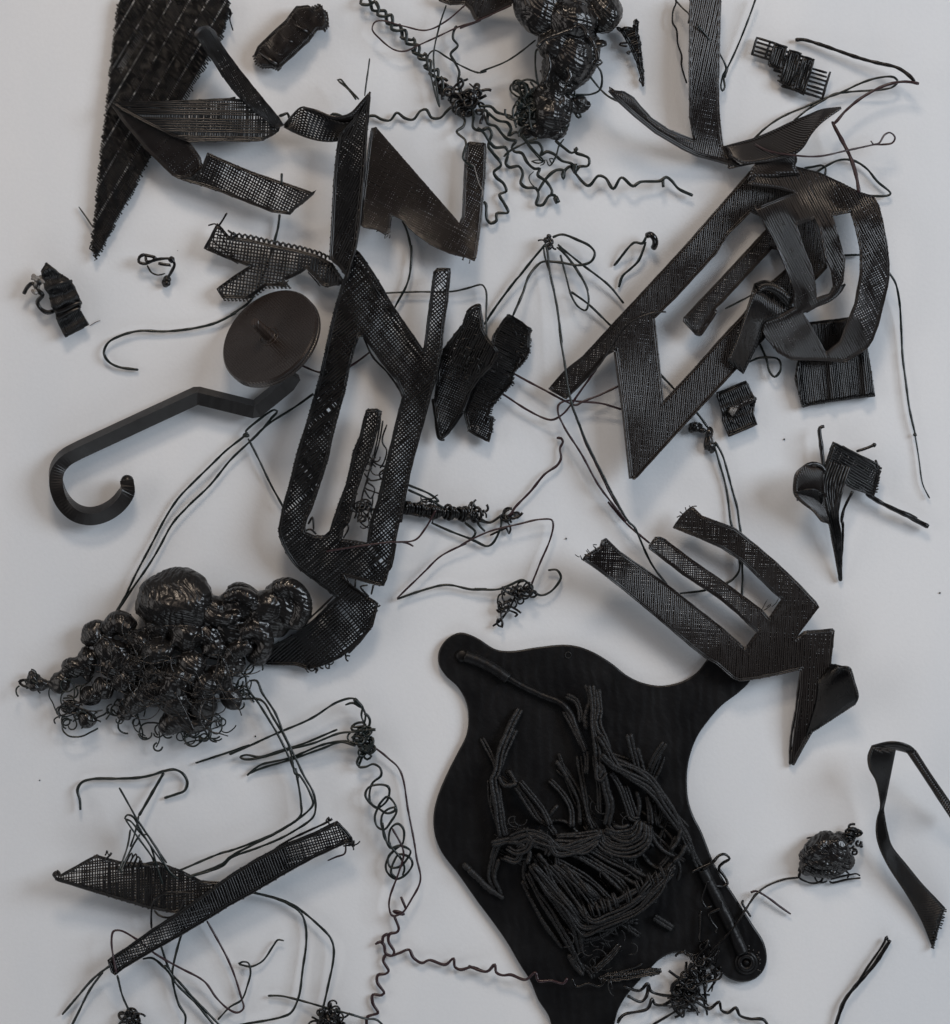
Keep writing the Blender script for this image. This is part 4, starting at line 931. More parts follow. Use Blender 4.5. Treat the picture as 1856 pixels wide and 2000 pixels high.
T = Thing('finned_bracket', 'black bracket of parallel fins sweeping down to a sharp point, with small twigs sticking out', 'plastic scrap', G_S)
sheet(T, 'n:1626,861 1712,903 1716,912 1720,920 1708,971 1668,956 1654,948 1640,930 1622,985 1608,965 1606,925', z=[(1626, 862, 34), (1712, 905, 28), (1710, 970, 24), (1650, 940, 34), (1612, 960, 44)], ang=118, sp=5.0, th=7, m='ink', op=.28, cross=92, rr=2.4)
for i in range(9):
    f = i / 8
    x0 = 1606 + f * 44; y0 = 950 - f * 6
    T.strand(np.array([(x0 + 14 - f * 4, 900 + f * 10, 44), (x0 - 2, y0, 50), (1617 + f * 20, 1000, 52), (1628 + f * 13, 1050, 40), (1637 + f * 6, 1095, 24), (1641 + f * 2, 1134, 8)]), 2.9, 'ink', name='fin')
T.strand('13:1140,1770 1080,1900 1065,1985|23:1070,150 1062,350 1055,560', 3.0, 'ink', (36, 40, 8), name='fin')
ribbon(T, q('13:800,1580,76 735,1640,84 722,1700,84 725,1790,74 780,1850,66 860,1910,60 930,1990,54|23:960,130,46 1000,300,32 1045,540,10'), q('13:940,1600,56 935,1640,60 925,1700,62 930,1770,56 960,1820,50 970,1900,48 990,1980,46|23:1000,130,42 1025,300,30 1050,540,10'), sp=4.4, m='pla2', name='curled_band')
ribbon(T, q('13:725,1780,74 790,1760,84 860,1755,84 930,1790,70'), q('13:740,1830,50 800,1830,46 860,1850,46 920,1880,48'), sp=4, m='ink', name='curled_band')
T.strand('13:800,1590 850,1570 920,1590 950,1640', 4.5, 'pla', (70, 60), name='curl')
T.strand('13:938,1300 908,1310 915,1420 930,1600', 4.2, 'ink', (36, 40), name='twig'); T.strand('13:1300,1435 1240,1460 1170,1482', 3.2, 'ink', 30, name='twig'); bead(T, 1708, 869, 31, 4.5, m='ink', name='twig_tip', n=2)
T.strand('13:1240,1780 1330,1840 1600,1970|23:1500,80 1690,178', 4.6, 'ink', (26, 22, 20), name='rod'); T.strand('13:1305,1540 1320,1580 1335,1590', 2.4, 'ink', 32, name='twig')
for y_ in range(9): T.strand('n:%f,%f %f,%f' % (1711 + y_ * .2, 912 + y_ * 6, 1722 - y_ * 1.2, 915 + y_ * 6), 2.4, 'ink', 28, name='tooth')
T.done()

# =================================================================== ribbon at right edge
T = Thing('twisted_ribbon', 'twisted charcoal ribbon looping over at the right edge and flaring to a frayed end', 'ribbon scrap', G_S)
ribbon(T, q('33:1285,-14,104 1255,60,100 1265,150,92 1310,230,82 1335,330,72 1345,430,64 1322,510,56 1314,600,50 1332,700,44 1400,850,34 1530,1050,24 1650,1260,14 1722,1440,6'),
       q('33:1448,10,110 1430,100,100 1410,200,88 1390,300,78 1375,380,70 1362,440,62 1372,520,62 1392,620,58 1420,710,48 1530,850,38 1640,985,30 1740,1090,22 1803,1158,16'), sp=4.3, m='pla', name='band')
ribbon(T, q('33:1285,-10,104 1340,-26,112 1420,-40,118 1500,-30,118 1560,-5,112 1592,25,104'), q('33:1340,-4,100 1400,5,96 1450,12,98 1520,28,100 1560,45,100 1580,45,100'), sp=4.0, m='pla', name='band')
ribbon(T, q('33:1535,30,104 1650,200,84 1760,370,62 1860,520,44'), q('33:1592,22,104 1700,190,84 1800,335,64 1900,480,44'), sp=4.0, m='pla2', name='band', op=.1)
b = T.part('frayed_end', 'ink', kind='stuff')
for x, y, _ in lin(q('33:1805,1160 1785,1230 1760,1310 1735,1380 1722,1440', 0), 5): b.tube(np.array([(x - 4, y - 1, 14), (x + RNG.uniform(0, 5), y + RNG.uniform(0, 4), 12)]), 1.6, 5)
T.done()

# =================================================================== lattice arrow, lower left
T = Thing('lattice_arrow', 'arrow-like lattice piece with a sharp left wing and a long diagonal bar, at lower left', 'printed letter', G_S)
sheet(T, 'n:108,1718 102,1710 108,1703 119,1707 190,1667 195,1671 236,1682 285,1685 312,1684 352,1698 393,1719 430,1722 455,1712 440,1735 400,1765 362,1784 335,1783 287,1774 244,1761 190,1745', z=[(105, 1710, 64), (190, 1700, 50), (290, 1730, 38), (360, 1740, 28), (430, 1735, 24)], ang=-6, sp=5.1, th=4, m='pla', cross=96, rough_edge=.8, jit=.9,
      op=[(350, 1745, .45), (290, 1720, .2), (180, 1700, .6), (140, 1700, .85), (240, 1700, .5), (230, 1750, 0), (300, 1765, 0)], rims=2, rr=1.6, name='wing_infill', rimname='wing_rim')
sheet(T, 'n:659,1602 676,1620 689,1636 691,1650 678,1647 613,1677 558,1707 491,1747 450,1769 407,1796 352,1829 298,1859 244,1891 225,1906 217,1899 209,1875 217,1869 249,1848 295,1815 342,1785 395,1747 450,1707 504,1674 558,1647 613,1625', z=[(660, 1610, 54), (690, 1645, 48), (560, 1680, 48), (430, 1750, 42), (300, 1840, 34), (215, 1890, 42)], ang=-14, sp=5.2, th=9, m='ink', cross=84,
      op=[(650, 1635, .9), (600, 1650, .75), (660, 1650, .7), (540, 1690, .15), (450, 1740, 0), (380, 1790, .5), (300, 1840, .75), (230, 1885, .6)], rims=2, rr=2.1, name='bar_infill', rimname='bar_rim')
sheet(T, 'n:108,1718 190,1745 244,1761 287,1774 335,1783 340,1776 290,1762 244,1748 190,1732', z=[(110, 1716, 58), (340, 1780, 26)], ang=14, sp=3.6, th=6, m='ink', rims=1, name='lower_band', rimname='lower_edge')
b = T.part('edge_spring', 'ink', kind='stuff'); pz = q('30:900,850 940,770 950,760 955,790 925,850 965,780 980,765 985,800 950,870 995,785 1010,800 985,870 1005,850 1020,815 1020,850', 46)
b.tube(catmull(pz, 3), 1.7, 6)
T.strand('31:250,790 400,680 560,600 690,540 720,520', 2.4, 'ink', 50, name='edge_strand'); T.strand('31:700,505 720,525 735,515', 3, 'ink', 52, name='edge_strand'); T.strand('31:835,690 825,765 760,790 700,815', 1.8, 'purple', (40, 30), name='loose_strand')
b = T.part('frayed_end', 'ink', kind='stuff'); curl(b, 687, 1648, 40, 10, 16, 4, 1.6, .1, 4); curl(b, 645, 1602, 50, 6, 9, 3, 1.5, .1, 3); curl(b, 112, 1704, 66, 5, 12, 3, 1.6, .1, 3); curl(b, 205, 1672, 52, 6, 12, 5, 1.3, .08, 3)
for s in ('30:380,920 400,895 440,915', '30:770,800 790,780 805,760', '30:1050,835 1100,825 1160,830 1120,850'): T.strand(s, 2.2, 'ink', 60, name='edge_strand')
T.strand('30:1400,1050 1290,1042 1200,1045 1110,1110 1090,1200 1090,1300', 2.0, 'ink', (48, 54, 40), name='loose_strand'); T.strand('30:1330,1090 1300,1160 1270,1195 1210,1225 1140,1205 1115,1175', 2.0, 'ink', (46, 40, 34), name='loose_strand')
T.done()
# =================================================================== molten lumps
T = Thing('molten_cluster', 'cluster of glossy molten black lumps with curly threads at the lower left', 'plastic lump', G_S)
cl = [(344, 1178, 50, 82, 66, 0), (406, 1198, 52, 36, 36, 0), (461, 1186, 46, 50, 38, 0), (477, 1172, 52, 42, 30, 10), (560, 1182, 46, 43, 51, 0), (517, 1180, 58, 38, 36, 0), (482, 1251, 44, 40, 36, 0), (452, 1226, 48, 42, 36, 0),
        (508, 1225, 54, 36, 34, 0), (504, 1277, 36, 24, 26, 0), (182, 1240, 32, 27, 35, 15), (233, 1220, 34, 30, 26, 0), (208, 1268, 42, 26, 32, 10), (168, 1285, 28, 20, 24, 0), (144, 1303, 24, 24, 20, -30), (172, 1306, 26, 18, 18, 0),
        (117, 1332, 22, 23, 20, 10), (80, 1336, 18, 15, 16, 0), (62, 1330, 16, 8, 9, 0), (232, 1282, 52, 32, 28, 0), (262, 1300, 54, 24, 26, 0), (306, 1273, 70, 34, 32, 0), (371, 1297, 74, 30, 30, 0), (272, 1252, 56, 30, 28, 0), (363, 1247, 66, 34, 34, 0), (412, 1265, 58, 24, 24, 0),
        (300, 1315, 64, 26, 24, 0), (339, 1332, 66, 40, 36, 0), (352, 1366, 58, 30, 28, 0), (271, 1370, 40, 30, 28, 0), (300, 1350, 52, 32, 30, 0), (200, 1343, 34, 26, 22, -20), (176, 1362, 30, 22, 22, 0), (173, 1403, 24, 19, 19, 0), (146, 1381, 24, 18, 16, 0), (247, 1389, 26, 16, 17, 0),
        (396, 1378, 50, 30, 28, 0), (446, 1365, 40, 26, 23, 0), (339, 1408, 34, 36, 28, 0), (434, 1325, 52, 28, 30, 0), (455, 1292, 44, 28, 26, 0), (404, 1335, 62, 28, 28, 0), (312, 1225, 50, 34, 30, 0), (405, 1240, 56, 30, 26, 0), (385, 1415, 30, 26, 18, 0), (240, 1330, 44, 28, 26, 0), (215, 1305, 44, 24, 22, 0)]
cl = [(x + (0 if r_ > 50 else RNG.normal(0, 3)), y + RNG.normal(0, 2), max(z, 12), r_ * RNG.uniform(.86, 1.08), r2 * RNG.uniform(.80, 1.04), rot + RNG.uniform(-50, 50)) for x, y, z, r_, r2, rot in cl]
cl[0] = (344, 1176, 48, 80, 65, 0); cl += [(395, 1186, 48, 32, 44, 20), (300, 1200, 52, 28, 26, 0), (520, 1212, 44, 50, 34, 0)]
for _ in range(70):
    x, y, z, r_, r2, rot = cl[RNG.integers(1, len(cl) - 3)]
    an_ = RNG.uniform(0, 6.28); k_ = RNG.uniform(.55, .95)
    cl.append((x + cos(an_) * r_ * k_, y + sin(an_) * r2 * k_, max(8, z + min(r_, r2) * .55 * RNG.uniform(-.3, 1)), RNG.uniform(6, 13), RNG.uniform(6, 12), RNG.uniform(0, 180)))
fuse(T, cl, [('n:536,1150,74 566,1146,78 588,1166,76 592,1196,70 574,1222,62', (15, 18, 19, 17, 14)), ('n:440,1168,78 462,1160,82 486,1168,80 500,1186,76', (12, 15, 15, 11)), ('n:470,1236,74 500,1232,76 520,1246,70 514,1272,58 494,1284,48', (13, 15, 15, 14, 11)), ('n:400,1190,78 420,1206,80 446,1208,78 468,1200,74', (12, 15, 14, 11)),
             ('n:440,1300,52 462,1270,56 490,1256,58', (17, 18, 14)), ('n:205,1235,40 232,1216,40 258,1232,46', (20, 24, 20)), ('n:165,1300,26 140,1304,24 128,1318,22', (15, 19, 13)), ('n:128,1318,22 112,1330,22 98,1338,18', (10, 18, 9)), ('n:98,1338,18 82,1336,18 70,1334,15 58,1330,14', (8, 13, 8, 5))], 'molten_mass', it=4, lump=.10)
for s, r in (('20:250,1250 225,1240 205,1265 230,1290 260,1270 240,1245', 2.6), ('20:235,1300 200,1330 160,1320 140,1295 180,1285 215,1300 190,1325', 2.6), ('20:245,1235 260,1260 230,1280', 3.0), ('20:200,1285 170,1280 150,1300', 2.4)): T.strand(s, r, 'ink', 16, name='tail_curl')
b = T.part('curly_threads', 'green', kind='stuff')
for s, n, ln in (('20:480,1500', 14, 70), ('20:520,1560', 8, 60), ('20:650,1560', 7, 30), ('20:600,1420', 6, 35), ('20:800,1500', 10, 40), ('20:850,1560', 8, 36), ('20:950,1560', 5, 34), ('20:1130,1640', 9, 50), ('20:1180,1690', 8, 40), ('20:1320,1690', 9, 60), ('20:1450,1640', 16, 55), ('20:1540,1600', 12, 50), ('20:1500,1680', 6, 26), ('20:1720,1330', 14, 50), ('20:1760,1250', 10, 46), ('20:1780,1420', 8, 36), ('20:1000,1500', 8, 50), ('20:1380,1560', 10, 60), ('20:190,1290', 9, 26), ('20:230,1270', 5, 16), ('20:560,1340', 5, 26)):
    p = q(s)[0]; curl(b, p[0], p[1], 24, max(3, n * 5 // 9), ln * 1.3, 7, 1.6, .065, 8)
b = T.part('surface_threads', 'molten', kind='stuff')
for s, z in (('20:850,960 900,980 1000,920 1090,880 1110,890 1000,930 860,985', 82), ('20:1120,920 1200,895 1310,905 1400,950 1480,1000', 104), ('20:1590,960 1580,1100 1550,1230 1515,1290', 96), ('20:1580,1090 1640,1200 1670,1300 1680,1370', 88), ('20:1230,1120 1240,1200 1300,1270 1400,1310', 110), ('20:870,1180 920,1100 1000,1140 1100,1165 1220,1140', 100), ('20:640,1170 720,1180 800,1190', 60), ('20:930,1300 1100,1400 1250,1500 1400,1660', 92), ('20:900,1280 1080,1420 1200,1460 1300,1540', 90), ('20:980,1330 1140,1470 1290,1600 1390,1690', 84), ('20:1260,1370 1310,1460 1360,1560 1400,1650', 96), ('20:1540,1400 1530,1560 1470,1640', 84), ('20:1390,1500 1430,1440 1540,1420 1730,1420', 84), ('20:690,1220 760,1240 830,1310', 60), ('20:1000,1010 1080,1040 1180,1030', 104), ('20:450,1430 560,1480 680,1510 740,1500', 50), ('20:430,1560 420,1500 480,1440 560,1450', 40), ('20:400,1600 390,1570 470,1530 560,1520', 30)):
    b.tube(catmull(q(s, z), 4), 1.5, 6)
for x, y, n in ((250, 1290, 20), (300, 1330, 26), (370, 1350, 26), (430, 1340, 18), (280, 1270, 14), (200, 1350, 14), (320, 1290, 16), (270, 1320, 14), (380, 1310, 14), (330, 1370, 16), (420, 1300, 8), (220, 1300, 8)): curl(b, x, y, 88, n * 2 // 5, 80, 26, 1.0, .03, 8, zmin=62)
T.done()

T = Thing('molten_lump', 'big glossy molten black lump with a dripping neck, cut off by the top edge', 'plastic lump', G_S)
tl = [(1052, 10, 70, 50, 62, 10), (1179, 22, 60, 38, 42, 0), (1117, 34, 84, 48, 42, 0), (1111, 104, 66, 46, 54, 0), (1087, 84, 74, 38, 40, 0), (1146, 98, 58, 27, 40, 0), (1085, 150, 50, 25, 40, 8), (1125, 138, 44, 30, 28, 0), (1078, 222, 40, 34, 34, 0), (1060, 254, 30, 26, 18, 0), (1086, 258, 30, 20, 16, 0), (1122, 206, 30, 22, 15, -10), (1138, 203, 28, 11, 9, -30), (1062, 196, 42, 20, 24, 0), (1098, 196, 46, 16, 26, 20), (1040, 254, 22, 14, 10, 0)]
for _ in range(46):
    x, y, z, r_, r2, rot = tl[RNG.integers(0, 16)]
    an_ = RNG.uniform(0, 6.28); k_ = RNG.uniform(.45, .95)
    tl.append((x + cos(an_) * r_ * k_, y + sin(an_) * r2 * k_, max(8, z + min(r_, r2) * .6 * RNG.uniform(-.2, 1)), RNG.uniform(6, 13), RNG.uniform(9, 20), 90 + RNG.uniform(-30, 30)))
fuse(T, tl, [('n:1082,118,60 1080,160,52 1082,200,46 1078,230,42', (22, 20, 18, 26)), ('n:1126,50,80 1142,90,64 1140,130,52 1120,160,44 1095,185,42', (24, 26, 24, 18, 12)), ('n:1096,190,50 1108,206,46 1106,236,40', (8, 9, 8))], 'molten_mass', it=4)
for s, z in (('02:550,340 600,290 700,250 800,210 850,180 890,210 920,270', 132), ('02:760,480 790,540 760,600', 96), ('02:900,230 950,300 985,380 985,440', 100), ('02:620,380 640,480 600,600', 104)): T.strand(s, 4.5, 'molten', z, name='drip')
for s, z, r in (('02:575,345 545,360 537,440 545,530 560,610', 50, 2.1), ('02:930,480 990,470 1020,450 1005,432 980,445', 40, 2.0), ('02:980,470 1010,510 1020,580 1000,650 940,680 860,685 770,685 750,720', (44, 30, 40), 2.2), ('02:910,525 1000,635 1060,690 1140,735', (60, 40, 60), 2.0), ('02:870,530 880,600 830,590 820,640 830,700', 40, 1.8), ('02:700,655 760,665 830,700', 56, 1.9), ('02:395,600 440,585 480,572 530,585 560,610', 50, 2.2), ('02:410,580 460,610 475,660 455,720', 46, 2.4), ('02:500,590 530,640 480,690', 46, 2.0), ('02:440,720 390,760 375,800 385,870 400,920', 40, 2.2), ('02:720,935 760,925 780,890 760,860', 40, 2.2), ('02:820,810 850,850 865,840 840,800', 34, 2.4)):
    T.strand(s, r, 'green', z)
b = T.part('curly_threads', 'green', kind='stuff')
for s in ('02:470,740', '02:440,830', '02:490,660', '02:500,860', '02:440,790', '02:520,720'): p = q(s)[0]; curl(b, p[0], p[1], 34, 7, 60, 7, 2.1, .11, 8)
T.done()

T = Thing('molten_nugget', 'small glossy black nugget with a springy tail, alone near the right edge', 'plastic lump', G_S)
nl = [(1608, 1655, 30, 36, 28), (1630, 1660, 32, 30, 30), (1590, 1668, 26, 26, 24), (1578, 1690, 18, 18, 18), (1615, 1695, 20, 34, 16), (1646, 1682, 22, 22, 22), (1612, 1678, 36, 30, 20), (1640, 1645, 24, 20, 20), (1600, 1700, 16, 20, 12)]
fuse(T, [v + (0,) for v in nl], [('n:1572,1684,20 1590,1700,22 1622,1704,22 1650,1694,20', (10, 14, 13, 8)), ('n:1585,1650,30 1610,1640,36 1640,1650,34', (8, 11, 9))], 'molten_mass', vox=1.2, it=4, lump=.16)
b = T.part('springy_tail', 'ink'); p = q('33:1110,680|33:1150,590')
coil(b, p[0, :2], p[1, :2] + (0, -4), 10, 6, 2.6, 20, .6, 3)
b = T.part('curly_threads', 'ink', kind='stuff'); curl(b, 1665, 1650, 22, 10, 30, 9, 2.3, .14, 6); curl(b, 1678, 1655, 14, 3, 14, 3, 3, .14, 4)
for s, r in (('33:770,880 752,930 830,975 880,978 920,960 930,935', 2.2), ('33:865,925 890,965 930,970 960,960', 2.0), ('33:975,965 990,975 1100,950 1198,937', 2.2), ('33:985,950 1060,928 1120,915 1170,908 1195,922', 2.0), ('33:1090,890 1115,910 1105,940', 2.2), ('33:810,655 860,645 920,625 922,608 930,640', 1.8), ('33:750,890 765,850 760,930', 2)): T.strand(s, r, 'ink', 10)
curl(T.part('surface_threads', 'molten', kind='stuff'), 1615, 1672, 50, 12, 34, 15, 1.2, .06, 4, zmin=44); T.done()

# =================================================================== tangles of wavy filament
T = Thing('wavy_tangle', 'large tangle of wavy green-black filament spreading from a knot at the top centre', 'filament tangle', G_F)
ax = catmull(q('01:940,-20 1010,30 1080,80 1160,160 1230,230 1310,310 1370,390 1440,480 1500,580 1570,660'), 3)[:, :2]
d = np.arange(len(ax)) * 3.0; tg = np.gradient(ax, axis=0); tg /= np.linalg.norm(tg, axis=1, keepdims=True); nr = np.c_[-tg[:, 1], tg[:, 0]]
for ph, zz in ((0, 22), (2.6, 16)):
    w_ = 9.5 * np.sin(d / 37 * 2 * pi + ph); w2 = 5 * np.sin(d / 18.5 * 2 * pi + ph * 2 + .8)
    P = ax + nr * w_[:, None] + tg * w2[:, None]
    T.strand(np.c_[P, zz + 5 * np.sin(d / 31 + ph)][::3], 3.4, 'green', step=4)
for s, r, z in (('01:1630,185 1610,220 1605,280 1640,330 1590,390 1620,450 1650,520 1640,580 1650,640 1660,700', 2.7, 20), ('01:350,835 380,825 410,815 425,850 440,880', 2.8, 14), ('01:720,830 740,820 790,830 850,880', 2.8, 10),
                ('01:980,850 1000,838 1040,835 1090,860 1150,865 1200,810 1260,850 1320,860 1370,800 1410,790 1450,850 1510,850 1560,800 1600,770 1680,790', 2.8, 12), ('01:1635,820 1690,860 1680,910 1630,950 1690,1010 1700,1060|02:40,1050 20,1140 60,1180 95,1200', 2.6, (12, 30, 44, 40)),
                ('02:30,720 90,800 90,920 140,940 200,920 225,960 200,1050 230,1100 290,1190 240,1240 260,1280 310,1320 330,1375 280,1400 310,1460 340,1530 260,1540 260,1590 220,1610 190,1580 180,1470 165,1450', 3.1, (24, 14, 12)),
                ('02:120,920 170,960 210,1020 250,1060 320,1060 340,1100 325,1180 350,1205 420,1200 450,1250 435,1320 470,1350 540,1355 560,1400 545,1470 590,1475 640,1410 680,1410 700,1450', 3.1, (26, 12, 14)),
                ('02:110,790 190,800 195,890 250,910 300,970 340,1005 400,1015 370,1060 390,1090 440,1100 480,1170 530,1215 570,1215 555,1260 620,1310 660,1380 650,1410', 3.1, (26, 16, 20)),
                ('02:130,765 220,770 260,810 370,845 400,900', 2.9, (30, 24)), ('02:190,810 270,870 340,885 365,930 345,975 400,950 440,980 480,1020 560,1030 590,1080 575,1120 620,1095 670,1110 730,1160 800,1180 830,1230 850,1200 920,1190 925,1140 890,1120 830,1100 820,1070', 3.0, (30, 22, 18)),
                ('02:555,1380 620,1280 690,1225 740,1230 740,1290 730,1260 745,1235 790,1200 830,1250 920,1335 990,1265 1040,1280 1100,1360 1160,1280 1240,1340 1290,1310 1440,1300 1480,1275 1520,1300 1570,1360 1670,1410', 3.1, (20, 14, 30, 14)),
                ('02:680,1010 740,1060 800,1100 840,1075 830,1060', 2.8, 26), ('02:1455,1300 1460,1350', 3.2, 26), ('02:680,1415 700,1460', 5, 14), ('02:825,1180 825,1250', 5, 20), ('02:310,1130 350,1090 480,1020 560,990', 2.2, 40), ('02:440,960 520,1070 600,1160', 1.8, 46), ('02:430,970 510,1080 590,1165', 1.6, 44), ('02:745,1000 710,1050 690,1120 655,1185', 1.8, 42), ('02:510,1160 560,1150 600,1160 560,1175 510,1162', 1.4, 44), ('02:620,1150 640,1195 675,1150 640,1145 655,1180', 1.4, 44), ('02:575,1190 600,1180 610,1150', 1.4, 42), ('02:530,1235 495,1270 500,1310 540,1360', 1.2, 24)):
    T.strand(s, r, 'green', z)
b = T.part('knot', 'ink', kind='stuff')
for s, n in (('01:1590,650', 9), ('01:1680,740', 12), ('01:1740,790', 10), ('01:1640,720', 8), ('02:30,760', 10), ('02:90,680', 6)): p = q(s)[0]; curl(b, p[0], p[1], 24, n, 42, 6, 2.7, .10, 7)
bead(T, 923, 188, 34, 8, 11, 8, 20, 'molten', .2, 'melted_tip'); T.strand('02:60,600 90,630 100,660', 1.5, 'ink', 36); T.done()

T = Thing('thin_filament', 'very thin looping filament hanging down from the top edge scrap, left of the glossy lump', 'filament', G_F)
T.strand('01:1690,40 1560,150 1410,215 1250,190 1090,150 1040,160 1020,210 1080,280 1190,360 1260,370 1350,330 1500,260 1650,190 1800,150|02:0,205 200,110 370,40', 1.7, 'purple', (40, 30, 26, 30, 46), wob=.8); T.done()
T = Thing('thin_filament', 'thin filament with a narrow pointed loop, crossing the wavy chain near the top', 'filament', G_F)
T.strand('01:1555,40 1510,180 1465,370 1470,500 1490,650 1505,768 1480,690 1450,560 1420,450 1430,390 1470,362 1560,410 1680,480 1790,525 1844,515|02:140,520 330,440 540,290', 1.8, 'green', (40, 34, 30, 34, 40)); T.done()

T = Thing('coiled_chain', 'chain of round filament loops with long side wires, hanging beside the big plate', 'filament tangle', G_F)
T.strand('31:1000,20 960,60 985,85 1015,60 970,40 940,100 930,140 980,140 1030,120 1080,150 1085,200 1020,260 1010,390 1060,435 1130,380 1140,290 1090,268 1000,285 975,340 1010,400 1070,440 1130,475 1185,455 1190,435 1150,440 1100,480 1090,540 1105,600 1150,720 1220,705 1300,745 1285,790 1220,860 1150,860 1135,790 1180,740', 2.5, 'green', (16, 22, 30, 34, 24))
T.strand('31:1060,435 1090,390 1130,355 1180,400 1197,460 1160,530 1110,590 1060,570 1040,500 1070,420 1100,370', 2.4, 'green', (26, 34, 28)); T.strand('31:1150,710 1140,660 1160,580 1210,550 1250,590 1240,690 1200,720 1150,770 1120,850 1140,910 1200,948 1260,920 1310,840 1290,790 1215,768 1190,800 1160,900 1200,945', 2.5, 'green', (30, 24, 26))
T.strand('31:1095,540 1110,650 1180,740 1230,800 1255,870 1240,920', 2.4, 'green', (34, 26))
T.strand('31:1165,580 1240,720 1250,780 1215,900 1150,1070 1145,1150 1170,1210 1240,1190 1300,1100 1370,950 1340,780 1280,440 1220,160 1140,80 1040,5|21:950,1740 900,1725', 2.1, 'purple', (34, 30, 20, 16, 20)); T.strand('31:1230,1075 1250,1125 1265,1165', 2.6, 'purple', 18)
bead(T, 450 + 1215 / 3.688, 1460 + 1190 / 3.687, 16, 12, 5, 5, -15, 'purple', .1, 'weld')
T.strand('20:1410,1880 1600,1820 1800,1755|21:0,1815 200,1730 400,1640 600,1550 780,1440 890,1418 940,1470', 2.4, 'green', (10, 26, 34)); T.strand('21:830,1465 880,1450 940,1482', 2.4, 'green', 34); T.strand('21:890,1418 940,1470 955,1490', 4.2, 'green', 34)
T.strand('21:950,1480 972,1530 965,1590 945,1540 955,1490', 2.2, 'green', 32); T.strand('21:968,1570 965,1650', 3, 'green', 30)
T.strand('21:1045,1638 900,1655 790,1665 600,1740 400,1790 230,1840 100,1855 70,1840 110,1825 220,1838 330,1800 560,1730 770,1640', 2.4, 'green', (34, 24, 12, 24)); T.strand('21:120,1972 180,1920 230,1890 440,1840 700,1740 830,1722 950,1755', 2.4, 'green', (8, 20, 30)); T.strand('21:130,1960 210,1925 430,1860 650,1780 800,1732 905,1760', 2.4, 'green', (8, 20, 30)); T.strand('21:1025,1640 1048,1640', 3.4, 'green', 34)
b = T.part('knot', 'green', kind='stuff'); p = q('21:930,1610|21:1000,1790'); coil(b, p[0, :2], p[1, :2], 12, 9, 2.5, 26, .7, 2, .4); curl(b, p[0, 0] + 8, p[0, 1] + 20, 26, 10, 50, 7, 2.3, .11, 7); curl(b, p[1, 0] + 2, p[1, 1], 24, 5, 40, 5, 2.3, .12, 6)
for s, z in (('31:1180,1215 1215,1310 1200,1332 1150,1342 1140,1390 1180,1470 1165,1498 1118,1482 1105,1420 1080,1400 1045,1418', 14), ('31:1100,1410 1100,1365 1135,1340', 16), ('31:1120,1485 1100,1530 1140,1610 1120,1630 1065,1640 1060,1690 1110,1770 1090,1785 1025,1780 1025,1840 1065,1910 1040,1920 990,1940 985,2030', 9),
             ('31:1165,1500 1220,1480 1290,1455 1320,1510 1380,1550 1430,1530 1550,1565 1610,1520 1620,1580 1660,1600 1740,1580 1820,1610|32:60,1575 190,1615 245,1565 255,1620 300,1640 360,1635 470,1670 540,1620 560,1680 650,1680 740,1700 770,1660', (12, 12, 14, 30, 34))): T.strand(s, 3.0, 'purple', z)
T.done()

T = Thing('wiry_tangle', 'black wiry tangle with wavy arms spilling off the lower right of the big plate', 'filament tangle', G_F)
for s, r, z in (('32:800,1660 830,1720 920,1700 1000,1720 1060,1670', 2.6, 34), ('32:1075,1670 1090,1740', 3, 34), ('32:1170,1720 1290,1752 1350,1700 1370,1752 1460,1782 1560,1782 1620,1730', 3.2, (30, 16)), ('32:1200,1790 1300,1832 1340,1790 1350,1720', 3.2, (26, 14)), ('32:1130,1985 1145,1950 1180,1920 1350,1880 1380,1810 1400,1850 1470,1850 1560,1762 1540,1700 1590,1690 1650,1720', 3.2, (30, 12, 14)), ('32:1380,2000 1460,1950 1560,1890', 2.6, 10), ('32:1720,1190 1725,1300 1720,1390', 2.6, 26), ('32:1840,800 1810,830|33:60,880', 2.5, 36),
             ('33:130,830 180,775 220,768 255,800 205,835 180,870 220,930 240,980 210,1000 150,1000 145,1040 190,1100 195,1150 160,1170 110,1200 130,1260 165,1310 150,1340', 3.0, (30, 14, 34, 30)), ('33:-20,900 40,870 130,830', 3.0, (34, 30)), ('33:100,960 80,1020 60,1100 90,1150 130,1140', 2.4, 32), ('33:50,1170 45,1300 42,1400', 2.6, 30), ('33:0,1560 30,1500 100,1420 100,1380', 2.8, 34),
             ('33:-30,1800 50,1850 110,1880 180,1830 195,1890 240,1910 300,1875 330,1930 400,1955 500,1960 540,2020', 3.2, (20, 10)), ('33:60,1850 90,1890 95,1930', 2.2, 10), ('33:20,1500 50,1570 80,1600 60,1640', 3.4, 30), ('33:180,1625 130,1680 100,1690 80,1640', 2, 26), ('33:180,1460 150,1620 125,1760', 1.6, (36, 20)), ('33:30,1760 60,1800 75,1860', 2.2, 14), ('32:1560,1900 1520,1830 1540,1890 1600,1940 1610,1850', 2.2, 14), ('32:1700,1600 1750,1700 1770,1840', 2.4, 16), ('32:1690,1500 1710,1560 1760,1590 1790,1500', 4.0, 32), ('32:1720,1480 1690,1540 1740,1600', 3.4, 30), ('32:1780,1760 1840,1680', 2.2, 22)):
    T.strand(s, r, 'ink', z)
b = T.part('knot', 'ink', kind='stuff')
for s, n, z in (('32:1620,1750', 16, 18), ('32:1660,1700', 14, 20), ('32:1700,1640', 12, 24), ('32:1750,1560', 8, 30), ('32:1640,1800', 10, 16), ('32:1780,1640', 10, 26), ('32:1600,1830', 8, 14), ('33:20,1560', 8, 32)): p = q(s)[0]; curl(b, p[0], p[1], z, n, 40, 8, 2.3, .09, 7)
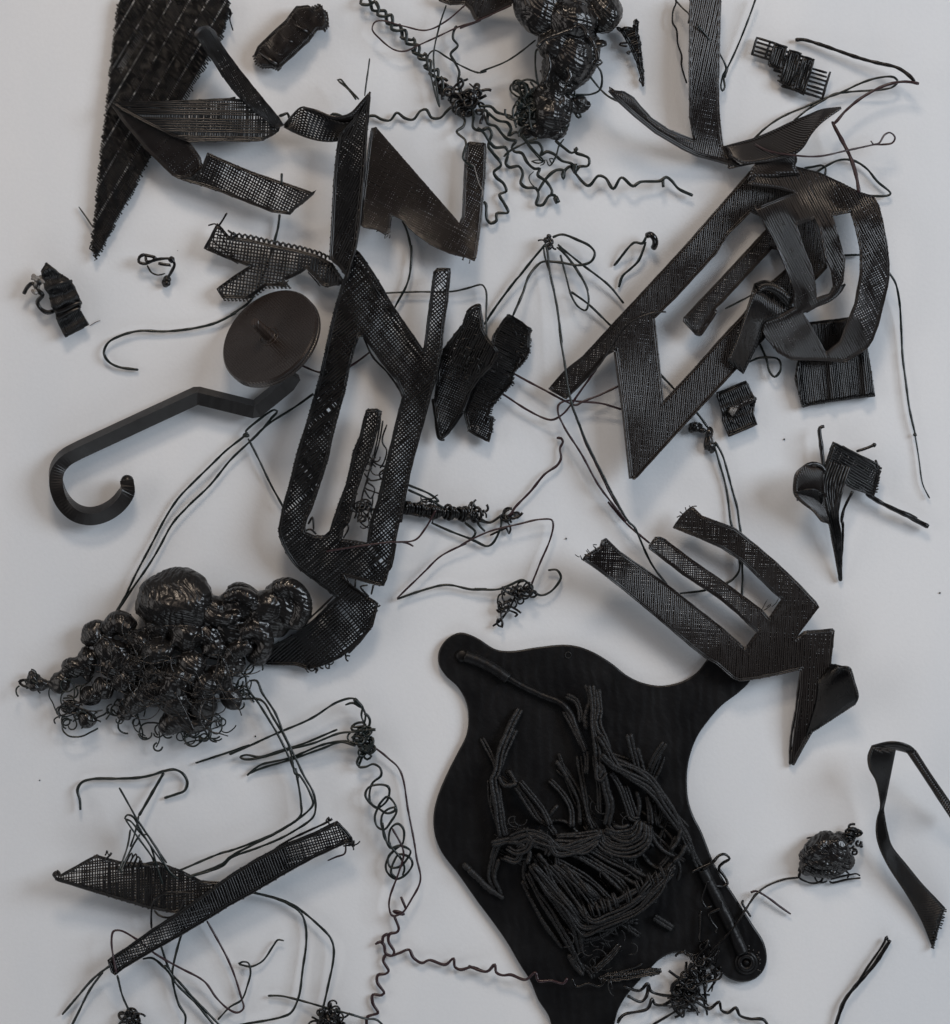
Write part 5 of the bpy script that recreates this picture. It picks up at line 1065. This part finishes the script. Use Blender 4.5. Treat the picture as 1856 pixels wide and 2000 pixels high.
for s, n in (('32:1620,1850', 12), ('32:1600,1800', 8)): p = q(s)[0]; curl(b, p[0], p[1], 18, n, 26, 8, 1.4, .02, 5)
T.done()

T = Thing('filament_star', 'spray of filaments fanning out from one small knot above the bent letter', 'filament tangle', G_F)
for s, r, z in (('02:610,1760 420,1990|12:400,240 190,535 165,570', 2.6, (26, 10)), ('02:660,1710 730,1690 850,1730 930,1770 965,1820 940,1880 860,1910 700,1890 590,1885 550,1910 490,1990|12:450,340 375,505', 2.7, (26, 34, 20, 40)), ('02:610,1760|12:620,20 640,170 690,420 740,800 800,1130 880,1350 1060,1720 1210,1990|22:1250,180 1380,460 1490,600', 2.3, (26, 40, 56, 40, 40, 14)), ('02:600,1770|12:605,60 660,270 700,480 730,700', 2.0, (26, 44)), ('02:720,1840|12:720,70 760,230 800,360 850,440 900,465 920,400 900,290 840,180 740,50|02:690,1780', 2.1, (26, 30, 30, 26)), ('02:700,1760 730,1790|12:730,20 870,130 1000,230 1080,300 1175,412', 2.3, (26, 14)), ('12:720,20 820,140 890,260 915,325', 2.2, (26, 24))): T.strand(s, r, 'green', z)
for s, r in (('02:635,1700', 5), ('02:615,1730', 6), ('02:650,1745', 6), ('02:640,1780', 5)): p = q(s)[0]; bead(T, p[0], p[1], 26, r, m='pla', name='knot_bead', n=2)
curl(T.part('knot', 'pla', kind='stuff'), 1076, 474, 26, 7, 26, 4, 1.8, .13, 5); T.done()

T = Thing('crossed_filament', 'reddish filament crossing in an X at the end of the bent letter', 'filament', G_F)
for s, z in (('12:380,915 500,985 620,1050 760,1120 830,1145 880,1120 1000,1075 1140,1012', (20, 30, 24)), ('12:295,1065 480,1180 600,1240 660,1252 740,1210 800,1140 880,1020 980,880', (20, 20, 34, 40)), ('12:1160,1178 1010,1135 870,1125 760,1118 705,1145 700,1200 740,1290 850,1470 1000,1730 1190,1985|22:1060,0 1200,160 1360,300', (20, 34, 30, 20, 24)), ('12:800,1150 890,1390 960,1540 1060,1750 1150,1900|22:1110,0 1200,130', (38, 24, 14))): T.strand(s, 2.2, 'purple', z)
T.done()

# =================================================================== single filaments, pins and twigs
T = Thing('mushroom_pin', 'little pin with a curled cap and two legs, left of the bent letter', 'filament', G_F)
T.strand('02:1105,1915 1250,1745 1310,1750 1340,1700', 2.7, 'green', (6, 22, 30), name='leg'); T.strand('02:1335,1740 1320,1790 1280,1880 1220,1940 1165,1990|12:1140,300', 2.7, 'green', (28, 14, 6), name='leg')
b = T.part('cap', 'pla'); b.tube(catmull(q('02:1345,1695,26 1370,1690,34 1395,1715,34 1402,1750,28 1390,1785,18'), 3), [5.5] * 1 + [6.5], 8) if False else b.tube(catmull(q('02:1345,1695,26 1370,1690,34 1395,1715,34 1402,1750,28 1390,1785,18'), 3), 6.2, 8); T.done()

T = Thing('hooked_filament', 'long green-black filament passing under the net scrap and ending in an open hook', 'filament', G_F)
T.strand('01:355,1545 345,1640 325,1720 310,1770|11:150,390 60,460 0,500|10:1700,480 1560,555 1400,595 1200,615 1000,615 870,650 780,700 750,770 780,830 850,870 1000,895', 2.7, 'green', (14, 10, 10, 12, 8)); T.strand('01:370,1250 370,1330', 2.7, 'green', 62); T.done()
T = Thing('arched_filament', 'thin green filament arching down from under the N', 'filament', G_F)
T.strand('01:1240,1590 1270,1650 1300,1780 1300,1900|11:1305,0 1300,150 1270,280 1190,440 1150,520', 2.3, 'green', (12, 18, 12)); T.done()
T = Thing('kinked_filament', 'thin filament running sideways behind the upright stub and bending down', 'filament', G_F)
T.strand('11:1080,345 1350,330 1600,330 1700,310 1800,280|12:155,282 180,320 185,500 188,680', 2.0, 'green', (14, 16, 24, 30)); T.done()
T = Thing('straight_filament', 'short straight filament passing under the slanting left limb of the tallest letter', 'filament', G_F)
T.strand('11:470,840 640,912 760,920 880,855 1010,762', 2.2, 'purple', (14, 12, 16)); T.done()
T = Thing('looped_filament', 'doubled filament tied by a knot, stretching down to the molten cluster', 'filament', G_F)
T.strand('11:600,1065 420,1190 270,1290 180,1370 140,1410 0,1545|10:1500,1740 1350,1880 1250,1990|20:1150,330 960,620 850,785', 2.4, 'green', (14, 18, 12, 16, 26)); T.strand('20:835,800 900,680 1100,290 1265,0|10:1400,1700 1600,1500 1780,1350|11:110,1340 220,1240 320,1180 342,1190 300,1240 220,1335 150,1405', 2.4, 'green', (26, 14, 12, 20, 18)); T.strand('11:130,1390 230,1590 310,1750 380,1890|21:378,50', 2.2, 'green', (20, 12)); bead(T, 481, 850, 18, 7, 5, m='green', name='knot_bead', n=2); T.done()

T = Thing('small_tangle', 'small loopy twist of filament with a blob at its end, below the woven wedge', 'filament tangle', G_F)
for s, r, z in (('10:1040,60 1005,80 1000,115 1050,130 1120,90 1050,70 1030,66', 3.2, 22), ('10:1050,75 1060,115 1150,95 1230,95 1258,130 1240,180 1205,240', 3.0, (24, 30, 14)), ('10:1060,140 1090,190 1140,210 1190,200', 1.8, 16), ('10:1140,125 1190,135 1230,140 1160,130', 3, 26)): T.strand(s, r, 'ink', z)
for x, y, r in ((327, 546, 8), (325, 553, 8.5), (335, 507, 7)): bead(T, x, y, 12 if y > 520 else 24, r, m='ink', name='melted_tip', n=3)
T.done()

T = Thing('spring_scrap', 'ragged spring-like strip of tight coils lying behind the fork at the centre', 'filament tangle', G_F)
b = T.part('coil_body', 'ink'); p = q('21:1250,40|21:1520,80|21:1530,75|21:1800,100')
coil(b, p[0, :2], p[1, :2], 10, 14, 3.0, 22, .7, 1, .2); b = T.part('coil_body', 'ink'); coil(b, p[2, :2], p[3, :2], 10, 13, 3.0, 20, .7, 5, .35)
sheet(T, '21:1250,30 1350,55 1440,10 1490,40 1510,80 1470,130 1400,110 1300,95 1250,75', z=16, ang=12, sp=4.2, th=8, m='ink', rough_edge=2)
b = T.part('ragged_fibres', 'ink', kind='stuff'); curl(b, 840, 983, 26, 12, 26, 8, 1.3, .08, 6); curl(b, 925, 1010, 20, 8, 30, 8, 2.2, .12, 5)
for s, z in (('11:1280,1720 1440,1790 1500,1840|21:1430,0', (30, 20)), ('11:1280,1755 1440,1830 1560,1900 1844,1990|22:40,70', (30, 18, 10)), ('21:1450,150 1600,220 1720,265 1844,320|22:60,260 160,315 200,320 240,290 290,180 292,110', (14, 10, 14)), ('21:1690,150 1765,220 1735,262 1700,250', 12), ('22:120,150 140,180 175,215', 10)): T.strand(s, 2.4, 'green', z)
T.strand('12:690,1382 720,1385 735,1410 715,1460 725,1530 700,1580 600,1650 500,1770 390,1890 365,1930|22:330,110', 2.6, 'purple', (8, 14, 12)); T.strand('22:310,90 210,150 140,130', 2.5, 'ink', 12)
curl(T.part('knot', 'ink', kind='stuff'), 990, 1010, 16, 9, 30, 5, 2.3, .13, 5); T.strand('22:330,130 360,190 350,230 330,190 300,200 210,240', 2.2, 'ink', 10); T.done()

T = Thing('angular_filament', 'thin purplish filament bent into sharp angles, its loose end a green hook by a knot', 'filament', G_F)
T.strand('22:510,590 570,450 640,280 665,160 655,130 570,128 430,160 200,215 0,315|21:1700,300 1520,390 1400,500 1300,600 1205,697', 2.0, 'purple', (20, 26, 20, 16), taper=False); T.strand('21:1203,700 1350,650 1530,600 1600,600 1740,630 1844,630|22:100,630 270,630 370,590 440,560 490,590 530,650 580,675 640,655 700,590 720,540 690,490 630,492', 2.5, 'green', (14, 12, 22, 10))
b = T.part('knot', 'ink', kind='stuff')
for s, n in (('22:430,650', 14), ('22:380,670', 8), ('22:320,780', 9), ('22:480,650', 6)): p = q(s)[0]; curl(b, p[0], p[1], 18, n, 36, 6, 2.1, .13, 6)
for s in ('22:390,690 350,770 280,860 230,895', '22:270,840 260,880 290,900 300,870 280,840', '22:350,780 410,810 390,830', '22:400,630 370,610 390,650'): T.strand(s, 2.3, 'ink', 12)
T.done()

T = Thing('twig_filament', 'ribbed twig of filament bent into a zigzag at the upper right corner', 'filament', G_F)
T.strand('03:725,285 780,285 900,320 1140,400 1330,455 1460,490 1540,540 1590,585', 3.6, 'ink', (10, 24, 40), name='upper_arm', wob=.9); T.strand('03:1618,602 1560,592 1500,590 1400,610 1280,660 1180,720 1090,800 1010,888 990,882', 3.0, 'purple', (42, 40, 40), name='middle_arm'); T.strand('03:1000,885 1060,1000 1130,1150 1170,1270 1190,1385', 3.8, 'purple', (42, 60, 72), name='lower_arm'); T.done()
T = Thing('hairpin_filament', 'long hairpin of filament running from behind the bronze wing to a rounded loop', 'filament', G_F)
T.strand('03:430,1000 500,930 620,850 800,770 930,710 1060,665 1200,600 1330,560 1440,555 1467,585 1430,625 1350,645 1100,665 1000,680 930,720 830,780 720,870', 2.3, 'green', (18, 14, 24, 18, 14)); T.done()
T = Thing('lasso_filament', 'thin purple filament lying over the bronze wing and ending in a teardrop loop', 'filament', G_F)
T.strand('03:440,1040 500,1075 560,1095 700,1115 900,1125 1100,1085 1290,1040 1330,1030 1370,970 1410,955 1447,990 1430,1030 1370,1042 1290,1042', 1.9, 'purple', (64, 92, 84, 66, 50, 40)); T.strand('03:1273,1012 1295,1040', 1.6, 'purple', 46); T.done()
T = Thing('wide_loop_filament', 'filament loop poking out above the shoulder of the D shaped piece', 'filament', G_F)
T.strand('03:790,1210 850,1200 920,1190 945,1210 945,1265', 2.3, 'green', (14, 20)); T.strand('03:870,1250 960,1190 1050,1150 1150,1155 1240,1210 1320,1310 1415,1395 1390,1410 1230,1405', 2.4, 'green', (14, 12, 14)); T.done()
T = Thing('slim_filament', 'slim filament with a thin tip, hanging down along the right edge', 'filament', G_F)
T.strand('13:1380,170 1410,205 1450,270 1480,400 1490,600 1510,870 1540,1100 1590,1355', 2.3, 'green', (40, 16, 12, 10), name='upper_length', taper=False); T.strand('13:1588,1340 1620,1550 1650,1720 1695,1820', 1.5, 'green', (10, 8), name='thin_tip'); bead(T, 1787, 849, 10, 4, m='green', name='knot_bead', n=2); T.done()
T = Thing('crossing_filament', 'short filament glimpsed through the slots of the D shaped piece', 'filament', G_F)
T.strand('03:900,1880 980,1858 1090,1840 1200,1835', 2.2, 'green', 10); T.done()
T = Thing('short_filament', 'short thin filament poking out from the fold of the curled tail toward the slim prong', 'filament', G_F)
T.strand('13:225,455 320,405 430,345', 1.9, 'green', (36, 44)); T.done()
T = Thing('curled_filament', 'small curled loop of filament beside the folded tail of the D shaped piece', 'filament', G_F)
T.strand('13:470,700 520,820 540,900 580,942 625,890 610,820 540,805 460,812 385,842', 2.4, 'green', (14, 18, 12)); T.done()
T = Thing('crinkled_filament', 'crinkled dark filament running down beside the tall ribbon from the top edge', 'filament', G_F)
T.strand('02:1545,-20 1550,20 1530,80 1530,170 1555,210 1565,320 1590,400 1590,470 1630,600', 1.9, 'ink', (20, 24)); T.strand('02:1555,10 1600,60 1645,105 1640,170', 1.6, 'ink', (24, 40)); T.done()
T = Thing('narrow_loop_filament', 'narrow filament loop dangling at the right side of the tall ribbon', 'filament', G_F)
T.strand('03:445,-20 370,200 290,380 235,500 215,560 222,630 205,656 193,630 205,545 228,495 195,405 100,270 20,180', 2.0, 'green', (20, 18, 16, 30, 60)); T.strand('03:238,480 215,560', 3, 'green', 18); T.done()

T = Thing('beaded_filament', 'pair of filaments hanging from a small beaded knot beside the peeled chip', 'filament', G_F)
T.strand('12:795,330 930,430 1080,575 1250,740 1440,930 1540,1030 1700,1205 1780,1310', 2.3, 'green', (20, 12, 12, 14)); 
for x, y, rx, ry in ((1358, 833, 12, 11), (1352, 838, 8, 8), (1372, 840, 8, 6), (1386, 846, 9, 12), (1384, 862, 10, 16), (1390, 874, 8, 10)): bead(T, x, y, 14, rx, ry, m='molten', lump=.2, name='knot_bead')
T.strand('13:150,1410 200,1500 240,1620 280,1780 310,1890 325,1990|23:335,200 345,470 350,560 345,670', 2.3, 'green', (16, 10, 12, 12)); T.strand('13:140,1420 180,1550 220,1700 250,1870 265,1990|23:275,180 330,460 320,510 290,550 240,585 100,620|22:1770,632 1580,660', 2.3, 'green', (16, 10, 12, 12)); T.done()

T = Thing('twig', 'Y shaped filament twig with two curled ends, above the left wing of the lattice arrow', 'filament', G_F)
T.strand('30:580,450 578,380 560,300 590,250 660,228 850,225 1000,215 1100,195 1180,170 1260,160 1320,190 1350,250 1330,310 1270,335 1185,362', 2.9, 'green', (16, 10, 14, 8)); T.strand('30:1180,185 1120,290 1000,490', 3.2, 'green', (12, 30)); T.done()
T = Thing('filament_bundle', 'bundle of bent wires looping up from the lattice arrow to a rounded end', 'filament tangle', G_F)
for s, z in (('30:860,290 980,500 1120,720 1230,900 1290,945', (60, 66, 60)), ('30:1170,985 1140,880 1080,700 1000,600 940,530 902,512 920,487 960,500 1010,590 1060,670 1190,850 1250,940', (56, 66, 70, 66, 56)), ('30:905,520 940,570 1000,650 1100,800 1115,850', (70, 58)), ('30:975,500 1100,680 1200,830', (70, 58)), ('30:940,590 920,700 885,820 860,890', (30, 40, 58)), ('30:1010,625 960,700 915,790 870,900', (34, 40, 58)), ('30:1000,490 975,600 940,715', (30, 30))): T.strand(s, 2.0, 'green', z)
curl(T.part('knot', 'ink', kind='stuff'), 272, 1620, 50, 4, 12, 4, 1.2, .1, 4); T.done()

T = Thing('trailing_filaments', 'three trailing filaments running from the molten cluster to the lattice arrow', 'filament tangle', G_F)
for s, z in (('21:110,1230 130,1350 200,1450 330,1650 430,1860 490,1990|31:470,150 510,400 508,490 370,590 0,745|30:1600,760 1290,885', (30, 34, 36, 34, 30, 40)), ('21:140,1290 190,1290 230,1380 330,1530 400,1700 520,1950|31:600,330 612,450 590,510 430,620 200,720 0,800|30:1600,855 1350,935', (30, 36, 38, 36, 34, 44)), ('21:70,1420 220,1430 300,1540 420,1750 470,1960|31:500,200 595,400 560,455 400,580 200,680 0,788|30:1600,840 1360,930', (24, 36, 38, 36, 34, 44))): T.strand(s, 2.4, 'green', z)
T.done()
T = Thing('double_filament', 'pair of filaments curving down from under the lattice arrow to the bottom edge', 'filament tangle', G_F)
T.strand('31:140,1040 300,1080 430,1130 510,1190 540,1270 545,1420 520,1620 490,1800 440,1910 380,1940 100,1990 60,2000', 2.5, 'green', (20, 14, 22, 14)); T.strand('31:170,1040 400,1110 520,1180 640,1280 720,1370 745,1450 740,1560 700,1730 665,1890', 2.5, 'green', (22, 16, 22, 20)); T.done()
T = Thing('squiggle_filament', 'little squiggle of filament with one tight loop, at the bottom left', 'filament', G_F)
T.strand('31:388,1390 345,1385 310,1430 230,1540 150,1578 100,1570 62,1555 85,1543 130,1548 147,1610 120,1720 80,1820 0,1870|30:1570,1960', 2.1, 'green', (14, 12, 16, 8)); T.done()
T = Thing('purple_filament', 'looping purple-brown filament passing under the long bar of the lattice arrow', 'filament', G_F)
T.strand('30:840,1620 825,1560 805,1400 820,1325 870,1320 980,1380 1100,1470 1300,1590 1480,1690 1560,1800 1640,1880 1710,1910 1755,1880 1740,1800 1640,1520 1490,1250', 2.2, 'purple', (52, 40, 20, 14, 20)); T.done()
T = Thing('forked_filament', 'forked filament fanning out to the lower left from the end of the lattice arrow', 'filament', G_F)
T.strand('30:790,1575 680,1660 560,1790 450,1925', 2.6, 'green', (26, 8)); T.strand('30:740,1620 640,1760 515,2010', 2.6, 'green', (24, 8)); T.done()
T = Thing('branching_filament', 'branching filaments running down from the lattice arrow to the bottom edge', 'filament tangle', G_F)
for s, z in (('30:1030,1520 1100,1515 1200,1600 1290,1690 1440,1850 1590,2010', (16, 20, 12)), ('30:1325,1290 1250,1560 1240,1640 1290,1850 1335,1930 1330,2010', (28, 24, 14)), ('30:1160,1430 1230,1620 1270,1700 1420,1850 1550,2010', (26, 22, 12))): T.strand(s, 2.5, 'green', z)
T.strand('30:1180,1570 1240,1650 1250,1690', 3.6, 'green', 22); T.done()
T = Thing('bottom_knot', 'dark filament knot at the bottom left edge, on a thread from the lattice arrow', 'filament tangle', G_F)
T.strand('30:845,1640 880,1780 930,1890 950,1930', 2.2, 'green', (50, 14)); T.strand('30:850,2000 900,1950 970,1900', 2.5, 'green', 12); curl(T.part('knot', 'ink', kind='stuff'), 260, 1993, 16, 22, 40, 6, 2.2, .12, 7); T.done()
T = Thing('frayed_knot', 'frayed dark ball of filament cut off by the bottom edge, right of the lattice arrow', 'filament tangle', G_F)
b = T.part('knot', 'ink', kind='stuff'); curl(b, 645, 1996, 22, 40, 44, 12, 2.0, .12, 9); bead(T, 645, 1998, 18, 22, 18, 16, m='ink', lump=.25, name='core'); T.strand('31:725,1840 720,1920', 3.4, 'ink', (34, 26)); T.done()
T = Thing('level_filament', 'nearly level filament along the bottom edge, over the frayed ball', 'filament', G_F)
T.strand('31:270,1788 360,1790 500,1820 700,1875 860,1920 980,1955 1050,1960 1100,2000', 2.3, 'green', (8, 14, 42, 14)); T.done()
T = Thing('bent_stick', 'slightly bent double stick of black filament at the lower right corner', 'filament', G_F)
T.strand('33:1415,1385 1300,1560 1180,1700 1080,1830 1010,2020', 4.0, 'ink', (8, 14, 10)); T.strand('33:1395,1395 1385,1360 1368,1400 1240,1600 1150,1740', 2.4, 'ink', (12, 16)); T.done()
T = Thing('nugget_thread', 'thread running from the big plate bolt up to the small nugget, with a purple tail', 'filament', G_F)
T.strand('33:760,935 650,950 520,1000 460,1045 380,1150 280,1300 150,1460 70,1560', 2.2, 'ink', (8, 12, 26, 36, 34)); T.strand('33:445,1050 350,1200 250,1330 110,1480', 1.8, 'ink', (14, 30, 36)); T.strand('33:350,1100 345,1120 410,1220', 2.6, 'ink', (20, 26), name='twig'); T.strand('33:405,1045 440,1035 480,1050 560,1100 620,1145 695,1198', 2.3, 'purple', (14, 10), name='tail'); T.done()
T = Thing('thin_whisker', 'hair-thin pale whisker on the bare board below the left chip', 'filament', G_F)
T.strand('10:650,575 690,550 725,535', .7, 'purple', 3); T.done()

# tiny specks of plastic on the board
T = Thing('specks', 'tiny black specks of plastic dust scattered over the board', 'dust', None)
b = T.part('specks', 'ink')
v, f = ICO[2]
for i in range(8):
    x, y = (RNG.uniform(20, 1836), RNG.uniform(20, 1980)) if i > 3 else [(499, 1438), (1106, 1052), (1532, 858), (1836, 1158)][i]
    r = RNG.uniform(.5, 1.3) if i > 3 else 1.8
    b.add(world(v * r + np.array([x, y, r * .8])), f)
o = T.done(); o['kind'] = 'stuff'
